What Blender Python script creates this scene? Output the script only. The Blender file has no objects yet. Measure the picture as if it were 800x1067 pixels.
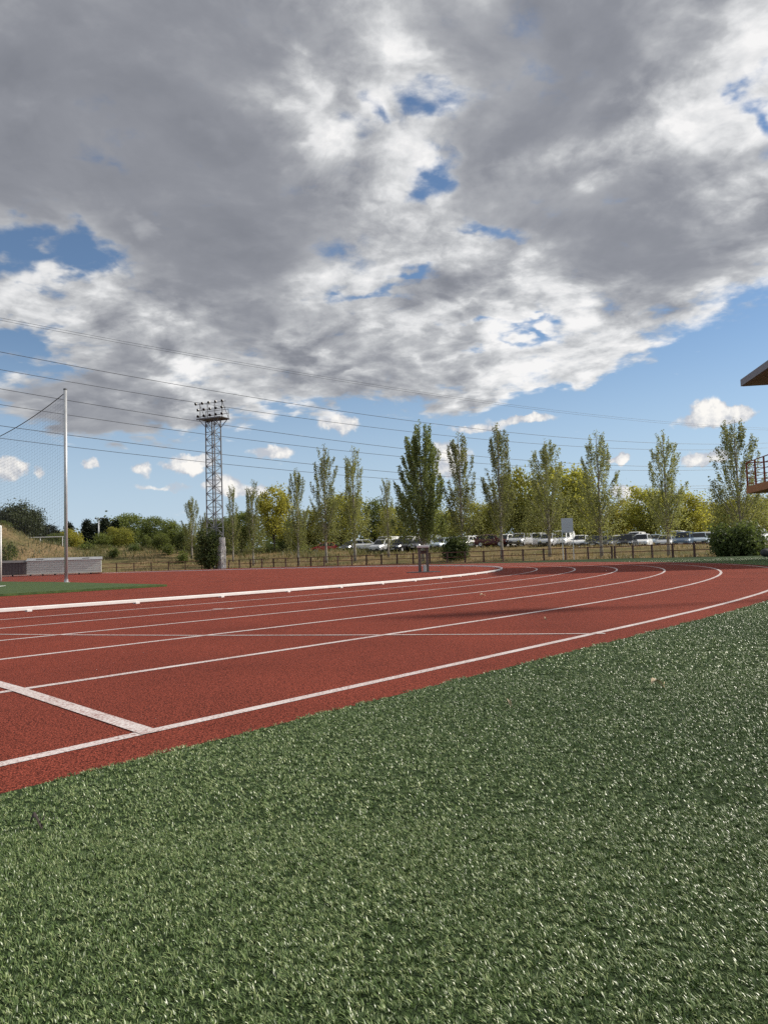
import bpy, bmesh, math, random
import numpy as np
from mathutils import Vector, Matrix
R_ = math.radians
scene = bpy.context.scene
COL = scene.collection

# ------------------------------------------------------------------ camera
EYE = 0.505
PITCH, ROLL = 0.0615107, 0.0308271
FPX = 800.0                                   # focal length in pixels of the 800 px wide photo
cp, sp, cr, sr = math.cos(PITCH), math.sin(PITCH), math.cos(ROLL), math.sin(ROLL)
cam_d = bpy.data.cameras.new("camera"); cam = bpy.data.objects.new("camera", cam_d); COL.objects.link(cam)
right = Vector((cr, sr*sp, -sr*cp)); up = Vector((sr, -cr*sp, cr*cp)); fwd = Vector((0, cp, sp))
m = Matrix((right, up, -fwd)).transposed().to_4x4(); m.translation = (0, 0, EYE)
cam.matrix_world = m
cam_d.sensor_fit = 'HORIZONTAL'; cam_d.sensor_width = 36.0; cam_d.lens = 36.0
cam_d.clip_start = 0.02; cam_d.clip_end = 8000
scene.camera = cam

def ray(px, py):
    u0, u1, u2 = px-400.0, 533.5-py, FPX
    return right*u0 + up*u1 + fwd*u2
def at(px, py, Y):
    """the point seen at a photo pixel at depth Y metres from the camera"""
    r = ray(px, py); r = r*(Y/r.y)
    return Vector((r.x, r.y, r.z+EYE))
def gx(px, Y):
    return at(px, 583, Y).x
def ground(px, py, z=0.0):
    r = ray(px, py); t = (z-EYE)/r.z
    return Vector((r.x*t, r.y*t, z))

# ------------------------------------------------------------------ light
SUN_AZ, SUN_EL = R_(74), R_(33)               # azimuth clockwise from +Y (the view direction)
scene.view_settings.view_transform = 'Standard'
scene.view_settings.look = 'None'
scene.view_settings.exposure = 0.0
scene.view_settings.gamma = 1.0
scene.view_settings.use_curve_mapping = False
scene.cycles.max_bounces = 6
scene.cycles.use_denoising = False
scene.cycles.transparent_max_bounces = 12
sd = bpy.data.lights.new("sun", 'SUN'); sd.energy = 4.6; sd.angle = R_(0.85); sd.color = (1.0, 0.93, 0.82)
so = bpy.data.objects.new("sun", sd); COL.objects.link(so)
svec = Vector((math.sin(SUN_AZ)*math.cos(SUN_EL), math.cos(SUN_AZ)*math.cos(SUN_EL), math.sin(SUN_EL)))
so.rotation_euler = (-svec).to_track_quat('-Z', 'Y').to_euler(); so.location = svec*200

# ------------------------------------------------------------------ sky: blue sky with a cloud deck, by direction
def build_world():
    w = bpy.data.worlds.new("World"); scene.world = w; w.use_nodes = True
    nt = w.node_tree; N = nt.nodes; L = nt.links; N.clear()
    def lk(sock, v):
        if isinstance(v, bpy.types.NodeSocket): L.new(v, sock)
        else: sock.default_value = v
    def math_(op, a, b=0.0, c=0.0, clamp=False):
        n = N.new('ShaderNodeMath'); n.operation = op; n.use_clamp = clamp
        lk(n.inputs[0], a); lk(n.inputs[1], b); lk(n.inputs[2], c); return n.outputs[0]
    def vm(op, a, b=(0,0,0), c=(0,0,0)):
        n = N.new('ShaderNodeVectorMath'); n.operation = op
        lk(n.inputs[0], a); lk(n.inputs[1], b)
        if op == 'MULTIPLY_ADD': lk(n.inputs[2], c)
        return n.outputs['Value'] if op in ('DOT_PRODUCT', 'LENGTH') else n.outputs['Vector']
    def noise(vec, scale, detail, rough=.5, color=False, lac=2.0, dist=0.0):
        n = N.new('ShaderNodeTexNoise'); L.new(vec, n.inputs['Vector'])
        n.inputs['Scale'].default_value = scale; n.inputs['Detail'].default_value = detail
        n.inputs['Roughness'].default_value = rough; n.inputs['Lacunarity'].default_value = lac
        n.inputs['Distortion'].default_value = dist
        return n.outputs['Color' if color else 'Fac']
    def comb(x, y, z):
        n = N.new('ShaderNodeCombineXYZ'); lk(n.inputs[0], x); lk(n.inputs[1], y); lk(n.inputs[2], z); return n.outputs[0]
    def maprange(v, a, b, c=0.0, d=1.0, smooth=True):
        n = N.new('ShaderNodeMapRange'); n.interpolation_type = 'SMOOTHSTEP' if smooth else 'LINEAR'
        lk(n.inputs['Value'], v); lk(n.inputs['From Min'], a); lk(n.inputs['From Max'], b)
        lk(n.inputs['To Min'], c); lk(n.inputs['To Max'], d); return n.outputs['Result']
    tc = N.new('ShaderNodeTexCoord'); D = vm('NORMALIZE', tc.outputs['Generated'])
    sep = N.new('ShaderNodeSeparateXYZ'); L.new(D, sep.inputs[0]); x, y, z = sep.outputs
    az = math_('ARCTAN2', x, y); el = math_('ARCSINE', z)
    # noise lives on a cloud layer overhead, so that it flattens towards the horizon
    zz = math_('ADD', math_('MAXIMUM', z, 0.0), 0.22)
    q = comb(math_('DIVIDE', x, zz), math_('DIVIDE', y, zz), 0.0)
    def blobs(P, lst, start):
        acc = start
        for (px, py, rx, ry, amp) in lst:
            r = ray(px, py); r.normalize()
            a, e = math.atan2(r.x, r.y), math.asin(r.z)
            ix, iy = 800.0/rx, 800.0/ry
            v = vm('MULTIPLY_ADD', P, (ix, iy, 0), (-a*ix, -e*iy, 0))
            d = vm('DOT_PRODUCT', v, v)
            f = math_('SUBTRACT', 1.0, d, clamp=True)
            f = math_('MULTIPLY', f, f)
            acc = math_('MULTIPLY_ADD', f, amp, acc)
        return acc
    # warped direction for the big shapes, finer warp for the small cumulus
    w1 = vm('SUBTRACT', noise(q, 2.1, 2, .5, True), (.5, .5, .5))
    w2 = vm('SUBTRACT', noise(q, 7.0, 4, .55, True), (.5, .5, .5))
    P0 = comb(az, el, 0.0)
    P1 = vm('MULTIPLY_ADD', w1, (.15, .10, 0), P0)
    P1 = vm('MULTIPLY_ADD', w2, (.10, .07, 0), P1)
    P2 = vm('MULTIPLY_ADD', w1, (.22, .14, 0), P0)
    P2 = vm('MULTIPLY_ADD', w2, (.16, .11, 0), P2)
    ws = vm('SUBTRACT', noise(D, 42.0, 4, .55, True), (.5, .5, .5))
    PS = vm('MULTIPLY_ADD', ws, (.042, .026, 0), P0)
    big = math_('MINIMUM', blobs(P1, BIG, 0.0), .75)
    big = blobs(P2, HOLES, big)
    # cover that goes on above and beside the picture
    out = math_('MAXIMUM', maprange(el, .60, .80), maprange(math_('ABSOLUTE', az), .60, .95))
    big = math_('MULTIPLY_ADD', out, maprange(el, .10, .4, 0.0, .6), big)
    f1 = noise(q, 3.4, 7, .55, dist=.4)
    vo = N.new('ShaderNodeTexVoronoi'); vo.feature = 'SMOOTH_F1'; vo.voronoi_dimensions = '2D'
    L.new(vm('MULTIPLY_ADD', w2, (.10, .10, 0), q), vo.inputs['Vector'])
    vo.inputs['Scale'].default_value = 9.0; vo.inputs['Detail'].default_value = 2.0; vo.inputs['Roughness'].default_value = .6
    vo.inputs['Smoothness'].default_value = .6
    puff = math_('SUBTRACT', .45, vo.outputs['Distance'])
    f2 = math_('MULTIPLY_ADD', puff, .45, noise(q, 15.0, 5, .62))
    f1s = noise(vm('ADD', q, (.045, .012, 0.0)), 3.4, 6, .55, dist=.4)
    f3c = math_('SUBTRACT', noise(vm('MULTIPLY_ADD', w2, (.25, .25, 0), q), 7.5, 6, .56), .5)
    f1c = math_('SUBTRACT', f1, .5); f2c = math_('SUBTRACT', f2, .5)
    dn = math_('MULTIPLY_ADD', f1c, .95, big)
    dn = math_('MULTIPLY_ADD', f2c, .55, math_('MULTIPLY_ADD', f3c, .45, dn))
    cover = maprange(dn, .13, .54)
    # thick grey bellies, thin bright places, lit flanks towards the sun
    dark = math_('MINIMUM', math_('MAXIMUM', blobs(P2, DARK, 0.0), -1.0), 1.0)
    lit = math_('SUBTRACT', f1, f1s)
    grain = math_('MULTIPLY_ADD', f2c, .48, math_('MULTIPLY_ADD', lit, 2.2, math_('MULTIPLY_ADD', f3c, .95, math_('MULTIPLY', f1c, -.7))))
    soft = maprange(dark, .0, .9, 1.15, .34)
    tone = math_('MULTIPLY_ADD', grain, soft, math_('MULTIPLY_ADD', dark, -.45, .61))
    tone = math_('MULTIPLY_ADD', maprange(dn, .3, .75, .16, 0.0), 1.0, tone)
    rp = N.new('ShaderNodeValToRGB'); L.new(tone, rp.inputs[0])
    cr_ = rp.color_ramp; cr_.interpolation = 'LINEAR'
    stops = [(.0, (.212, .222, .252)), (.22, (.280, .290, .322)), (.42, (.40, .41, .435)), (.6, (.54, .55, .565)), (.8, (.77, .775, .78)), (1.0, (.95, .94, .93))]
    while len(cr_.elements) < len(stops): cr_.elements.new(.5)
    for e, (p, c) in zip(cr_.elements, stops): e.position = p; e.color = (*c, 1)
    # small cumulus low over the horizon
    f3 = noise(D, 36.0, 6, .6)
    sm = blobs(PS, SMALL, 0.0)
    smd = math_('MULTIPLY_ADD', math_('SUBTRACT', f3, .5), .75, sm)
    scov = maprange(smd, .18, .56)
    f3s = noise(vm('ADD', D, (.006, .002, .009)), 36.0, 6, .6)
    sl = math_('MULTIPLY_ADD', math_('SUBTRACT', f3, f3s), 2.6, maprange(smd, .25, 1.0, .42, .80))
    scol = N.new('ShaderNodeMix'); scol.data_type = 'RGBA'; L.new(math_('MAXIMUM', sl, .3), scol.inputs['Factor'])
    scol.inputs['A'].default_value = (.33, .38, .48, 1); scol.inputs['B'].default_value = (1.0, .97, .92, 1)
    # clear sky
    sky = N.new('ShaderNodeTexSky'); sky.sky_type = 'NISHITA'; sky.sun_disc = False
    sky.sun_elevation = SUN_EL; sky.sun_rotation = SUN_AZ
    sky.air_density = 1.0; sky.dust_density = 0.0; sky.ozone_density = 3.0
    sks = vm('SCALE', sky.outputs[0]); sks.node.inputs['Scale'].default_value = SKY_STRENGTH
    def mix(f, a, b):
        n = N.new('ShaderNodeMix'); n.data_type = 'RGBA'; lk(n.inputs['Factor'], f); lk(n.inputs['A'], a); lk(n.inputs['B'], b); return n.outputs['Result']
    sks = mix(maprange(el, -.02, .30, .86, 0.0), sks, (.51, .64, .80, 1))
    c = mix(math_('MULTIPLY', scov, .96), sks, scol.outputs['Result'])
    c = mix(math_('MULTIPLY', cover, .97), c, rp.outputs[0])
    w.cycles.sampling_method = 'MANUAL'; w.cycles.sample_map_resolution = 512
    bg = N.new('ShaderNodeBackground'); L.new(c, bg.inputs['Color']); bg.inputs['Strength'].default_value = 1.0
    o = N.new('ShaderNodeOutputWorld'); L.new(bg.outputs[0], o.inputs[0])
SKY_STRENGTH = 0.108
# px, py, rx, ry (photo pixels) and weight.  BIG: where the deck is
BIG = [
 (120,80,420,260,1.3), (500,40,420,260,1.2), (785,165,250,165,1.2), (330,270,330,170,.9), (560,270,240,140,.85),
 (400,370,330,85,.75), (560,370,170,60,.5), (230,390,190,75,.6), (90,415,150,60,.85), (15,300,75,48,.75), (150,325,120,60,.5), (60,180,160,70,.4),]
HOLES = [
 (455,104,50,26,-.46), (396,126,28,26,-.42), (460,184,56,26,-.44), (508,246,44,18,-.36), (545,350,50,14,-.36), (432,291,50,12,-.34),
 (806,82,26,20,-.45), (80,268,75,36,-.58), (8,240,50,34,-.52), (25,342,60,20,-.34), (490,355,60,12,-.30), (390,310,70,12,-.28), (620,395,120,16,-.3)]
# DARK: thick grey parts (+) and thin bright parts (-)
DARK = [
 (70,110,310,210,1.05), (270,235,210,110,.75), (300,40,200,80,.5), (560,95,230,130,.85), (640,20,200,60,.3), (720,230,210,90,.85), (560,235,160,70,.5),
 (95,385,110,44,.75), (90,435,150,36,.8), (260,345,190,60,.55), (470,320,150,40,.4), (640,300,130,45,.35), (330,400,200,40,.35), (450,400,170,30,.2),
 (300,112,80,40,-.75), (390,60,60,90,-.6), (430,145,90,90,-.62), (340,150,70,50,-.4), (740,95,160,45,-.62), (640,145,110,30,-.5), (790,185,50,60,-.7), (500,280,120,40,-.4),
 (600,350,120,60,-.75), (470,345,150,50,-.45), (400,235,120,40,-.3), (720,300,90,35,-.5), (300,385,260,40,-.3), (540,400,120,26,-.4), (140,325,110,40,-.45), (165,375,45,34,-.7), (20,295,50,30,-.5), (145,215,30,18,-.6), (370,280,80,30,-.4), (565,150,60,26,-.35)]
SMALL = [
 (740,436,50,13,.9), (738,424,26,16,.8), (757,432,34,14,.6), (735,477,36,11,.95), (648,479,18,8,.8), (648,512,24,9,.8), (470,480,26,30,1.0),
 (190,484,32,14,.95), (208,480,22,14,.7), (148,490,16,10,.6), (352,441,30,16,.9), (285,472,40,11,.75), (6,488,22,16,.95), (40,492,14,12,.6),
 (238,508,28,18,.95), (268,512,20,12,.7), (545,436,60,8,.75), (500,446,50,7,.6), (95,483,12,9,.7), (170,508,60,6,.45), (650,480,14,6,.5), (660,520,60,12,.45), (560,500,50,10,.4),
]
build_world()

# ------------------------------------------------------------------ helpers
rng = random.Random(7)
class MB:
    """collects simple shapes; build() links them as ONE mesh object"""
    def __init__(s): s.v = []; s.f = []
    def add(s, v, f):
        o = len(s.v); s.v += [tuple(p) for p in v]; s.f += [tuple(i+o for i in q) for q in f]
    def box(s, c, d, rz=0.0, taper=1.0):
        x, y, z = d[0]/2, d[1]/2, d[2]/2; C, S = math.cos(rz), math.sin(rz); vs = []
        for k in (-1, 1):
            t = taper if k > 0 else 1.0
            for i, j in ((-1,-1),(1,-1),(1,1),(-1,1)):
                a, b = i*x*t, j*y*t
                vs.append((c[0]+a*C-b*S, c[1]+a*S+b*C, c[2]+k*z))
        s.add(vs, [(3,2,1,0),(4,5,6,7),(0,1,5,4),(1,2,6,5),(2,3,7,6),(3,0,4,7)]); return s
    def bar(s, p, q, w, h=None):
        h = h or w; p, q = Vector(p), Vector(q); d = (q-p).normalized()
        u = d.cross(Vector((0,0,1)) if abs(d.z) < .95 else Vector((0,1,0))).normalized(); n = u.cross(d)
        vs = [e + u*(i*w/2) + n*(j*h/2) for e in (p, q) for i, j in ((-1,-1),(1,-1),(1,1),(-1,1))]
        s.add(vs, [(0,1,2,3),(7,6,5,4),(1,0,4,5),(2,1,5,6),(3,2,6,7),(0,3,7,4)]); return s
    def tube(s, pts, rad, n=8):
        pts = [Vector(p) for p in pts]
        if not hasattr(rad, '__len__'): rad = [rad]*len(pts)
        vs = []; fs = []
        for i, p in enumerate(pts):
            d = (pts[min(i+1, len(pts)-1)]-pts[max(i-1, 0)]).normalized()
            u = d.cross(Vector((0,0,1)) if abs(d.z) < .9 else Vector((0,1,0))).normalized(); w = d.cross(u)
            for k in range(n):
                a = 2*math.pi*k/n; vs.append(p+(u*math.cos(a)+w*math.sin(a))*rad[i])
        for i in range(len(pts)-1):
            for k in range(n):
                a, b = i*n+k, i*n+(k+1) % n; fs.append((a, a+n, b+n, b))
        fs.append(tuple(range(n))); fs.append(tuple(reversed(range((len(pts)-1)*n, len(pts)*n))))
        s.add(vs, fs); return s
    def lathe(s, prof, o=(0,0,0), axis=(0,0,1), n=14):
        ax = Vector(axis).normalized(); u = ax.orthogonal().normalized(); w = ax.cross(u); o = Vector(o); vs = []; fs = []
        for r, z in prof:
            for k in range(n):
                a = 2*math.pi*k/n; vs.append(o+ax*z+(u*math.cos(a)+w*math.sin(a))*r)
        for i in range(len(prof)-1):
            for k in range(n):
                a, b = i*n+k, i*n+(k+1) % n; fs.append((a, b, b+n, a+n))
        fs.append(tuple(reversed(range(n)))); fs.append(tuple(range((len(prof)-1)*n, len(prof)*n)))
        s.add(vs, fs); return s
    def prism(s, poly, z0, z1):
        n = len(poly); vs = [(x, y, z0) for x, y in poly]+[(x, y, z1) for x, y in poly]
        s.add(vs, [tuple(reversed(range(n))), tuple(range(n, 2*n))]+[(i, (i+1) % n, n+(i+1) % n, n+i) for i in range(n)]); return s
    def mesh(s, name, mat, smooth=False):
        me = bpy.data.meshes.new(name); me.from_pydata(s.v, [], s.f); me.update(); me.materials.append(mat)
        if smooth: me.polygons.foreach_set('use_smooth', [True]*len(me.polygons))
        return me
    def build(s, name, mat, parent=None, smooth=False, bevel=0.0):
        o = bpy.data.objects.new(name, s.mesh(name, mat, smooth)); COL.objects.link(o)
        if parent: o.parent = parent
        if bevel:
            b = o.modifiers.new('bevel', 'BEVEL'); b.width = bevel; b.segments = 2; b.limit_method = 'ANGLE'
        return o
def obj(name, me, parent=None):
    o = bpy.data.objects.new(name, me); COL.objects.link(o)
    if parent: o.parent = parent
    return o
def tag(o, label=None, cat=None, group=None, kind=None):
    for k, v in (('label', label), ('category', cat), ('group', group), ('kind', kind)):
        if v: o[k] = v
    return o
def empty(name, loc, rz=0.0, label=None, cat=None, group=None):
    o = bpy.data.objects.new(name, None); COL.objects.link(o); o.empty_display_size = .2
    o.location = loc; o.rotation_euler = (0, 0, rz); return tag(o, label, cat, group)
KIDS = {}
def dup(root, loc, rz=0.0, label=None, scale=None, group=None):
    def cp_(o, parent):
        c = o.copy(); COL.objects.link(c)
        if parent: c.parent = parent
        for k in [k for k in bpy.data.objects if k.parent is o]: cp_(k, c)
        return c
    if root.name not in KIDS:
        KIDS[root.name] = [(k, [g for g in bpy.data.objects if g.parent is k]) for k in bpy.data.objects if k.parent is root]
    r = root.copy(); COL.objects.link(r); r.location = loc; r.rotation_euler = (0, 0, rz)
    for k, gs in KIDS[root.name]:
        c = k.copy(); COL.objects.link(c); c.parent = r
        for g in gs:
            d = g.copy(); COL.objects.link(d); d.parent = c
    if scale: r.scale = scale
    if label: r['label'] = label
    if group: r['group'] = group
    return r

# ------------------------------------------------------------------ materials
def M(name, col, rough=.6, metal=0.0, var=.15, vscale=6.0, bump=0.0, bscale=40.0, spec=.5, col2=None, thresh=None, detail=4):
    """principled with a noise that varies the colour (col -> col2) and an optional bump"""
    m = bpy.data.materials.new(name); m.use_nodes = True; nt = m.node_tree; N, L = nt.nodes, nt.links
    b = N['Principled BSDF']; b.inputs['Roughness'].default_value = rough; b.inputs['Metallic'].default_value = metal
    b.inputs['Specular IOR Level'].default_value = spec
    tc = N.new('ShaderNodeTexCoord'); no = N.new('ShaderNodeTexNoise'); L.new(tc.outputs['Object'], no.inputs['Vector'])
    no.inputs['Scale'].default_value = vscale; no.inputs['Detail'].default_value = detail
    rp = N.new('ShaderNodeValToRGB'); L.new(no.outputs['Fac'], rp.inputs[0])
    c2 = col2 or tuple(c*(1+var) for c in col); c1 = col if col2 else tuple(c*(1-var) for c in col)
    lo, hi = thresh or (.3, .7)
    rp.color_ramp.elements[0].position = lo; rp.color_ramp.elements[1].position = hi
    rp.color_ramp.elements[0].color = (*c1, 1); rp.color_ramp.elements[1].color = (*c2, 1)
    L.new(rp.outputs[0], b.inputs['Base Color'])
    if bump:
        n2 = N.new('ShaderNodeTexNoise'); L.new(tc.outputs['Object'], n2.inputs['Vector'])
        n2.inputs['Scale'].default_value = bscale; n2.inputs['Detail'].default_value = 3
        bp = N.new('ShaderNodeBump'); bp.inputs['Strength'].default_value = bump; bp.inputs['Distance'].default_value = .02
        L.new(n2.outputs['Fac'], bp.inputs['Height']); L.new(bp.outputs[0], b.inputs['Normal'])
    return m
def leaf_mat(name, c1, c2, trans=.35):
    """leaf: the colour runs from c1 to c2 with the face attribute 'tint'"""
    m = bpy.data.materials.new(name); m.use_nodes = True; nt = m.node_tree; N, L = nt.nodes, nt.links; N.clear()
    at_ = N.new('ShaderNodeAttribute'); at_.attribute_name = 'tint'
    rp = N.new('ShaderNodeMix'); rp.data_type = 'RGBA'; L.new(at_.outputs['Fac'], rp.inputs['Factor'])
    rp.inputs['A'].default_value = (*c1, 1); rp.inputs['B'].default_value = (*c2, 1)
    oi = N.new('ShaderNodeObjectInfo'); hs = N.new('ShaderNodeHueSaturation'); L.new(rp.outputs['Result'], hs.inputs['Color'])
    mr = N.new('ShaderNodeMapRange'); L.new(oi.outputs['Random'], mr.inputs['Value']); mr.inputs['To Min'].default_value = .8; mr.inputs['To Max'].default_value = 1.2
    L.new(mr.outputs[0], hs.inputs['Value'])
    d = N.new('ShaderNodeBsdfPrincipled'); d.inputs['Roughness'].default_value = .55; d.inputs['Specular IOR Level'].default_value = .3
    tb = N.new('ShaderNodeMix'); tb.data_type = 'RGBA'; tb.blend_type = 'MULTIPLY'; tb.inputs['Factor'].default_value = 1; tb.inputs['B'].default_value = (1.42,1.40,1.0,1); L.new(hs.outputs[0], tb.inputs['A'])
    t = N.new('ShaderNodeBsdfTranslucent'); mx = N.new('ShaderNodeMixShader'); mx.inputs[0].default_value = trans
    L.new(hs.outputs[0], d.inputs['Base Color']); L.new(tb.outputs['Result'], t.inputs['Color'])
    L.new(d.outputs[0], mx.inputs[1]); L.new(t.outputs[0], mx.inputs[2])
    o = N.new('ShaderNodeOutputMaterial'); L.new(mx.outputs[0], o.inputs[0]); return m

RED = (.300, .071, .045)
def track_mat():
    m = M('red_rubber', RED, .9, 0, .1, 1.2, spec=.10); nt = m.node_tree; N, L = nt.nodes, nt.links; b = N['Principled BSDF']
    tc = N['Texture Coordinate']; base = b.inputs['Base Color'].links[0].from_socket
    g = N.new('ShaderNodeTexVoronoi'); L.new(tc.outputs['Object'], g.inputs['Vector']); g.inputs['Scale'].default_value = 185
    g.inputs['Randomness'].default_value = 1
    rp = N.new('ShaderNodeValToRGB'); L.new(g.outputs['Distance'], rp.inputs[0])
    rp.color_ramp.elements[0].position = .2; rp.color_ramp.elements[0].color = (1.25,1.22,1.2,1); rp.color_ramp.elements[1].position = .75; rp.color_ramp.elements[1].color = (.34,.32,.32,1)
    g2 = N.new('ShaderNodeTexNoise'); L.new(tc.outputs['Object'], g2.inputs['Vector']); g2.inputs['Scale'].default_value = 105; g2.inputs['Detail'].default_value = 5; g2.inputs['Roughness'].default_value = .75
    r2 = N.new('ShaderNodeValToRGB'); L.new(g2.outputs['Fac'], r2.inputs[0]); r2.color_ramp.elements[0].position = .34; r2.color_ramp.elements[0].color = (.45,.42,.40,1); r2.color_ramp.elements[1].position = .62; r2.color_ramp.elements[1].color = (1.28,1.25,1.25,1)
    # grime and wear in big soft patches, and long strips along the laying direction
    g3 = N.new('ShaderNodeTexNoise'); L.new(tc.outputs['Object'], g3.inputs['Vector']); g3.inputs['Scale'].default_value = .55; g3.inputs['Detail'].default_value = 6
    r3 = N.new('ShaderNodeValToRGB'); L.new(g3.outputs['Fac'], r3.inputs[0]); r3.color_ramp.elements[0].position = .3; r3.color_ramp.elements[0].color = (.87,.88,.90,1); r3.color_ramp.elements[1].position = .7; r3.color_ramp.elements[1].color = (1.08,1.05,1.03,1)
    g5 = N.new('ShaderNodeTexNoise'); L.new(tc.outputs['Object'], g5.inputs['Vector']); g5.inputs['Scale'].default_value = 1.6; g5.inputs['Detail'].default_value = 7; g5.inputs['Distortion'].default_value = .8
    r5 = N.new('ShaderNodeValToRGB'); L.new(g5.outputs['Fac'], r5.inputs[0]); r5.color_ramp.elements[0].position = .60; r5.color_ramp.elements[0].color = (1,1,1,1); r5.color_ramp.elements[1].position = .74; r5.color_ramp.elements[1].color = (.78,.76,.75,1)
    cur = base
    for r in (rp, r2, r3, r5):
        x = N.new('ShaderNodeMix'); x.data_type = 'RGBA'; x.blend_type = 'MULTIPLY'; x.inputs['Factor'].default_value = 1
        L.new(cur, x.inputs['A']); L.new(r.outputs[0], x.inputs['B']); cur = x.outputs['Result']
    L.new(cur, b.inputs['Base Color'])
    ad = N.new('ShaderNodeMath'); ad.operation = 'SUBTRACT'; L.new(g2.outputs['Fac'], ad.inputs[0]); L.new(g.outputs['Distance'], ad.inputs[1])
    bp = N.new('ShaderNodeBump'); bp.inputs['Strength'].default_value = .8; bp.inputs['Distance'].default_value = .004
    L.new(ad.outputs[0], bp.inputs['Height']); L.new(bp.outputs[0], b.inputs['Normal'])
    return m
def line_mat():
    m = M('worn_white_line', (.66,.59,.57), .85, 0, .06, 3, spec=.1); nt = m.node_tree; N, L = nt.nodes, nt.links; b = N['Principled BSDF']
    tc = N['Texture Coordinate']; base = b.inputs['Base Color'].links[0].from_socket
    g = N.new('ShaderNodeTexNoise'); L.new(tc.outputs['Object'], g.inputs['Vector']); g.inputs['Scale'].default_value = 95; g.inputs['Detail'].default_value = 4; g.inputs['Roughness'].default_value = .7
    w4 = N.new('ShaderNodeTexNoise'); L.new(tc.outputs['Object'], w4.inputs['Vector']); w4.inputs['Scale'].default_value = 3.5; w4.inputs['Detail'].default_value = 5
    ma = N.new('ShaderNodeMath'); ma.operation = 'MULTIPLY_ADD'; L.new(w4.outputs['Fac'], ma.inputs[0]); ma.inputs[1].default_value = .28; 
    sb = N.new('ShaderNodeMath'); sb.operation = 'SUBTRACT'; L.new(g.outputs['Fac'], sb.inputs[0]); sb.inputs[1].default_value = .125; L.new(sb.outputs[0], ma.inputs[2])
    rp = N.new('ShaderNodeValToRGB'); L.new(ma.outputs[0], rp.inputs[0]); rp.color_ramp.elements[0].position = .34; rp.color_ramp.elements[1].position = .54
    x = N.new('ShaderNodeMix'); x.data_type = 'RGBA'; L.new(rp.outputs[0], x.inputs['Factor'])
    x.inputs['A'].default_value = (.27,.12,.10,1); L.new(base, x.inputs['B']); L.new(x.outputs['Result'], b.inputs['Base Color'])
    bp = N.new('ShaderNodeBump'); bp.inputs['Strength'].default_value = .7; bp.inputs['Distance'].default_value = .004
    L.new(g.outputs['Fac'], bp.inputs['Height']); L.new(bp.outputs[0], b.inputs['Normal'])
    return m
def terrain_mat():
    m = M('dry_ground', (.255,.185,.105), .95, 0, .1, .22, spec=.05, col2=(.125,.12,.055), thresh=(.38,.66), detail=7, bump=.5, bscale=5)
    nt = m.node_tree; N, L = nt.nodes, nt.links; b = N['Principled BSDF']; tc = N['Texture Coordinate']; base = b.inputs['Base Color'].links[0].from_socket
    g = N.new('ShaderNodeTexNoise'); L.new(tc.outputs['Object'], g.inputs['Vector']); g.inputs['Scale'].default_value = 2.2; g.inputs['Detail'].default_value = 6
    rp = N.new('ShaderNodeValToRGB'); L.new(g.outputs['Fac'], rp.inputs[0]); rp.color_ramp.elements[0].position = .3; rp.color_ramp.elements[0].color = (.62,.6,.55,1); rp.color_ramp.elements[1].position = .65; rp.color_ramp.elements[1].color = (1.15,1.12,1.05,1)
    x = N.new('ShaderNodeMix'); x.data_type = 'RGBA'; x.blend_type = 'MULTIPLY'; x.inputs['Factor'].default_value = 1
    L.new(base, x.inputs['A']); L.new(rp.outputs[0], x.inputs['B']); L.new(x.outputs['Result'], b.inputs['Base Color'])
    return m
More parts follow.
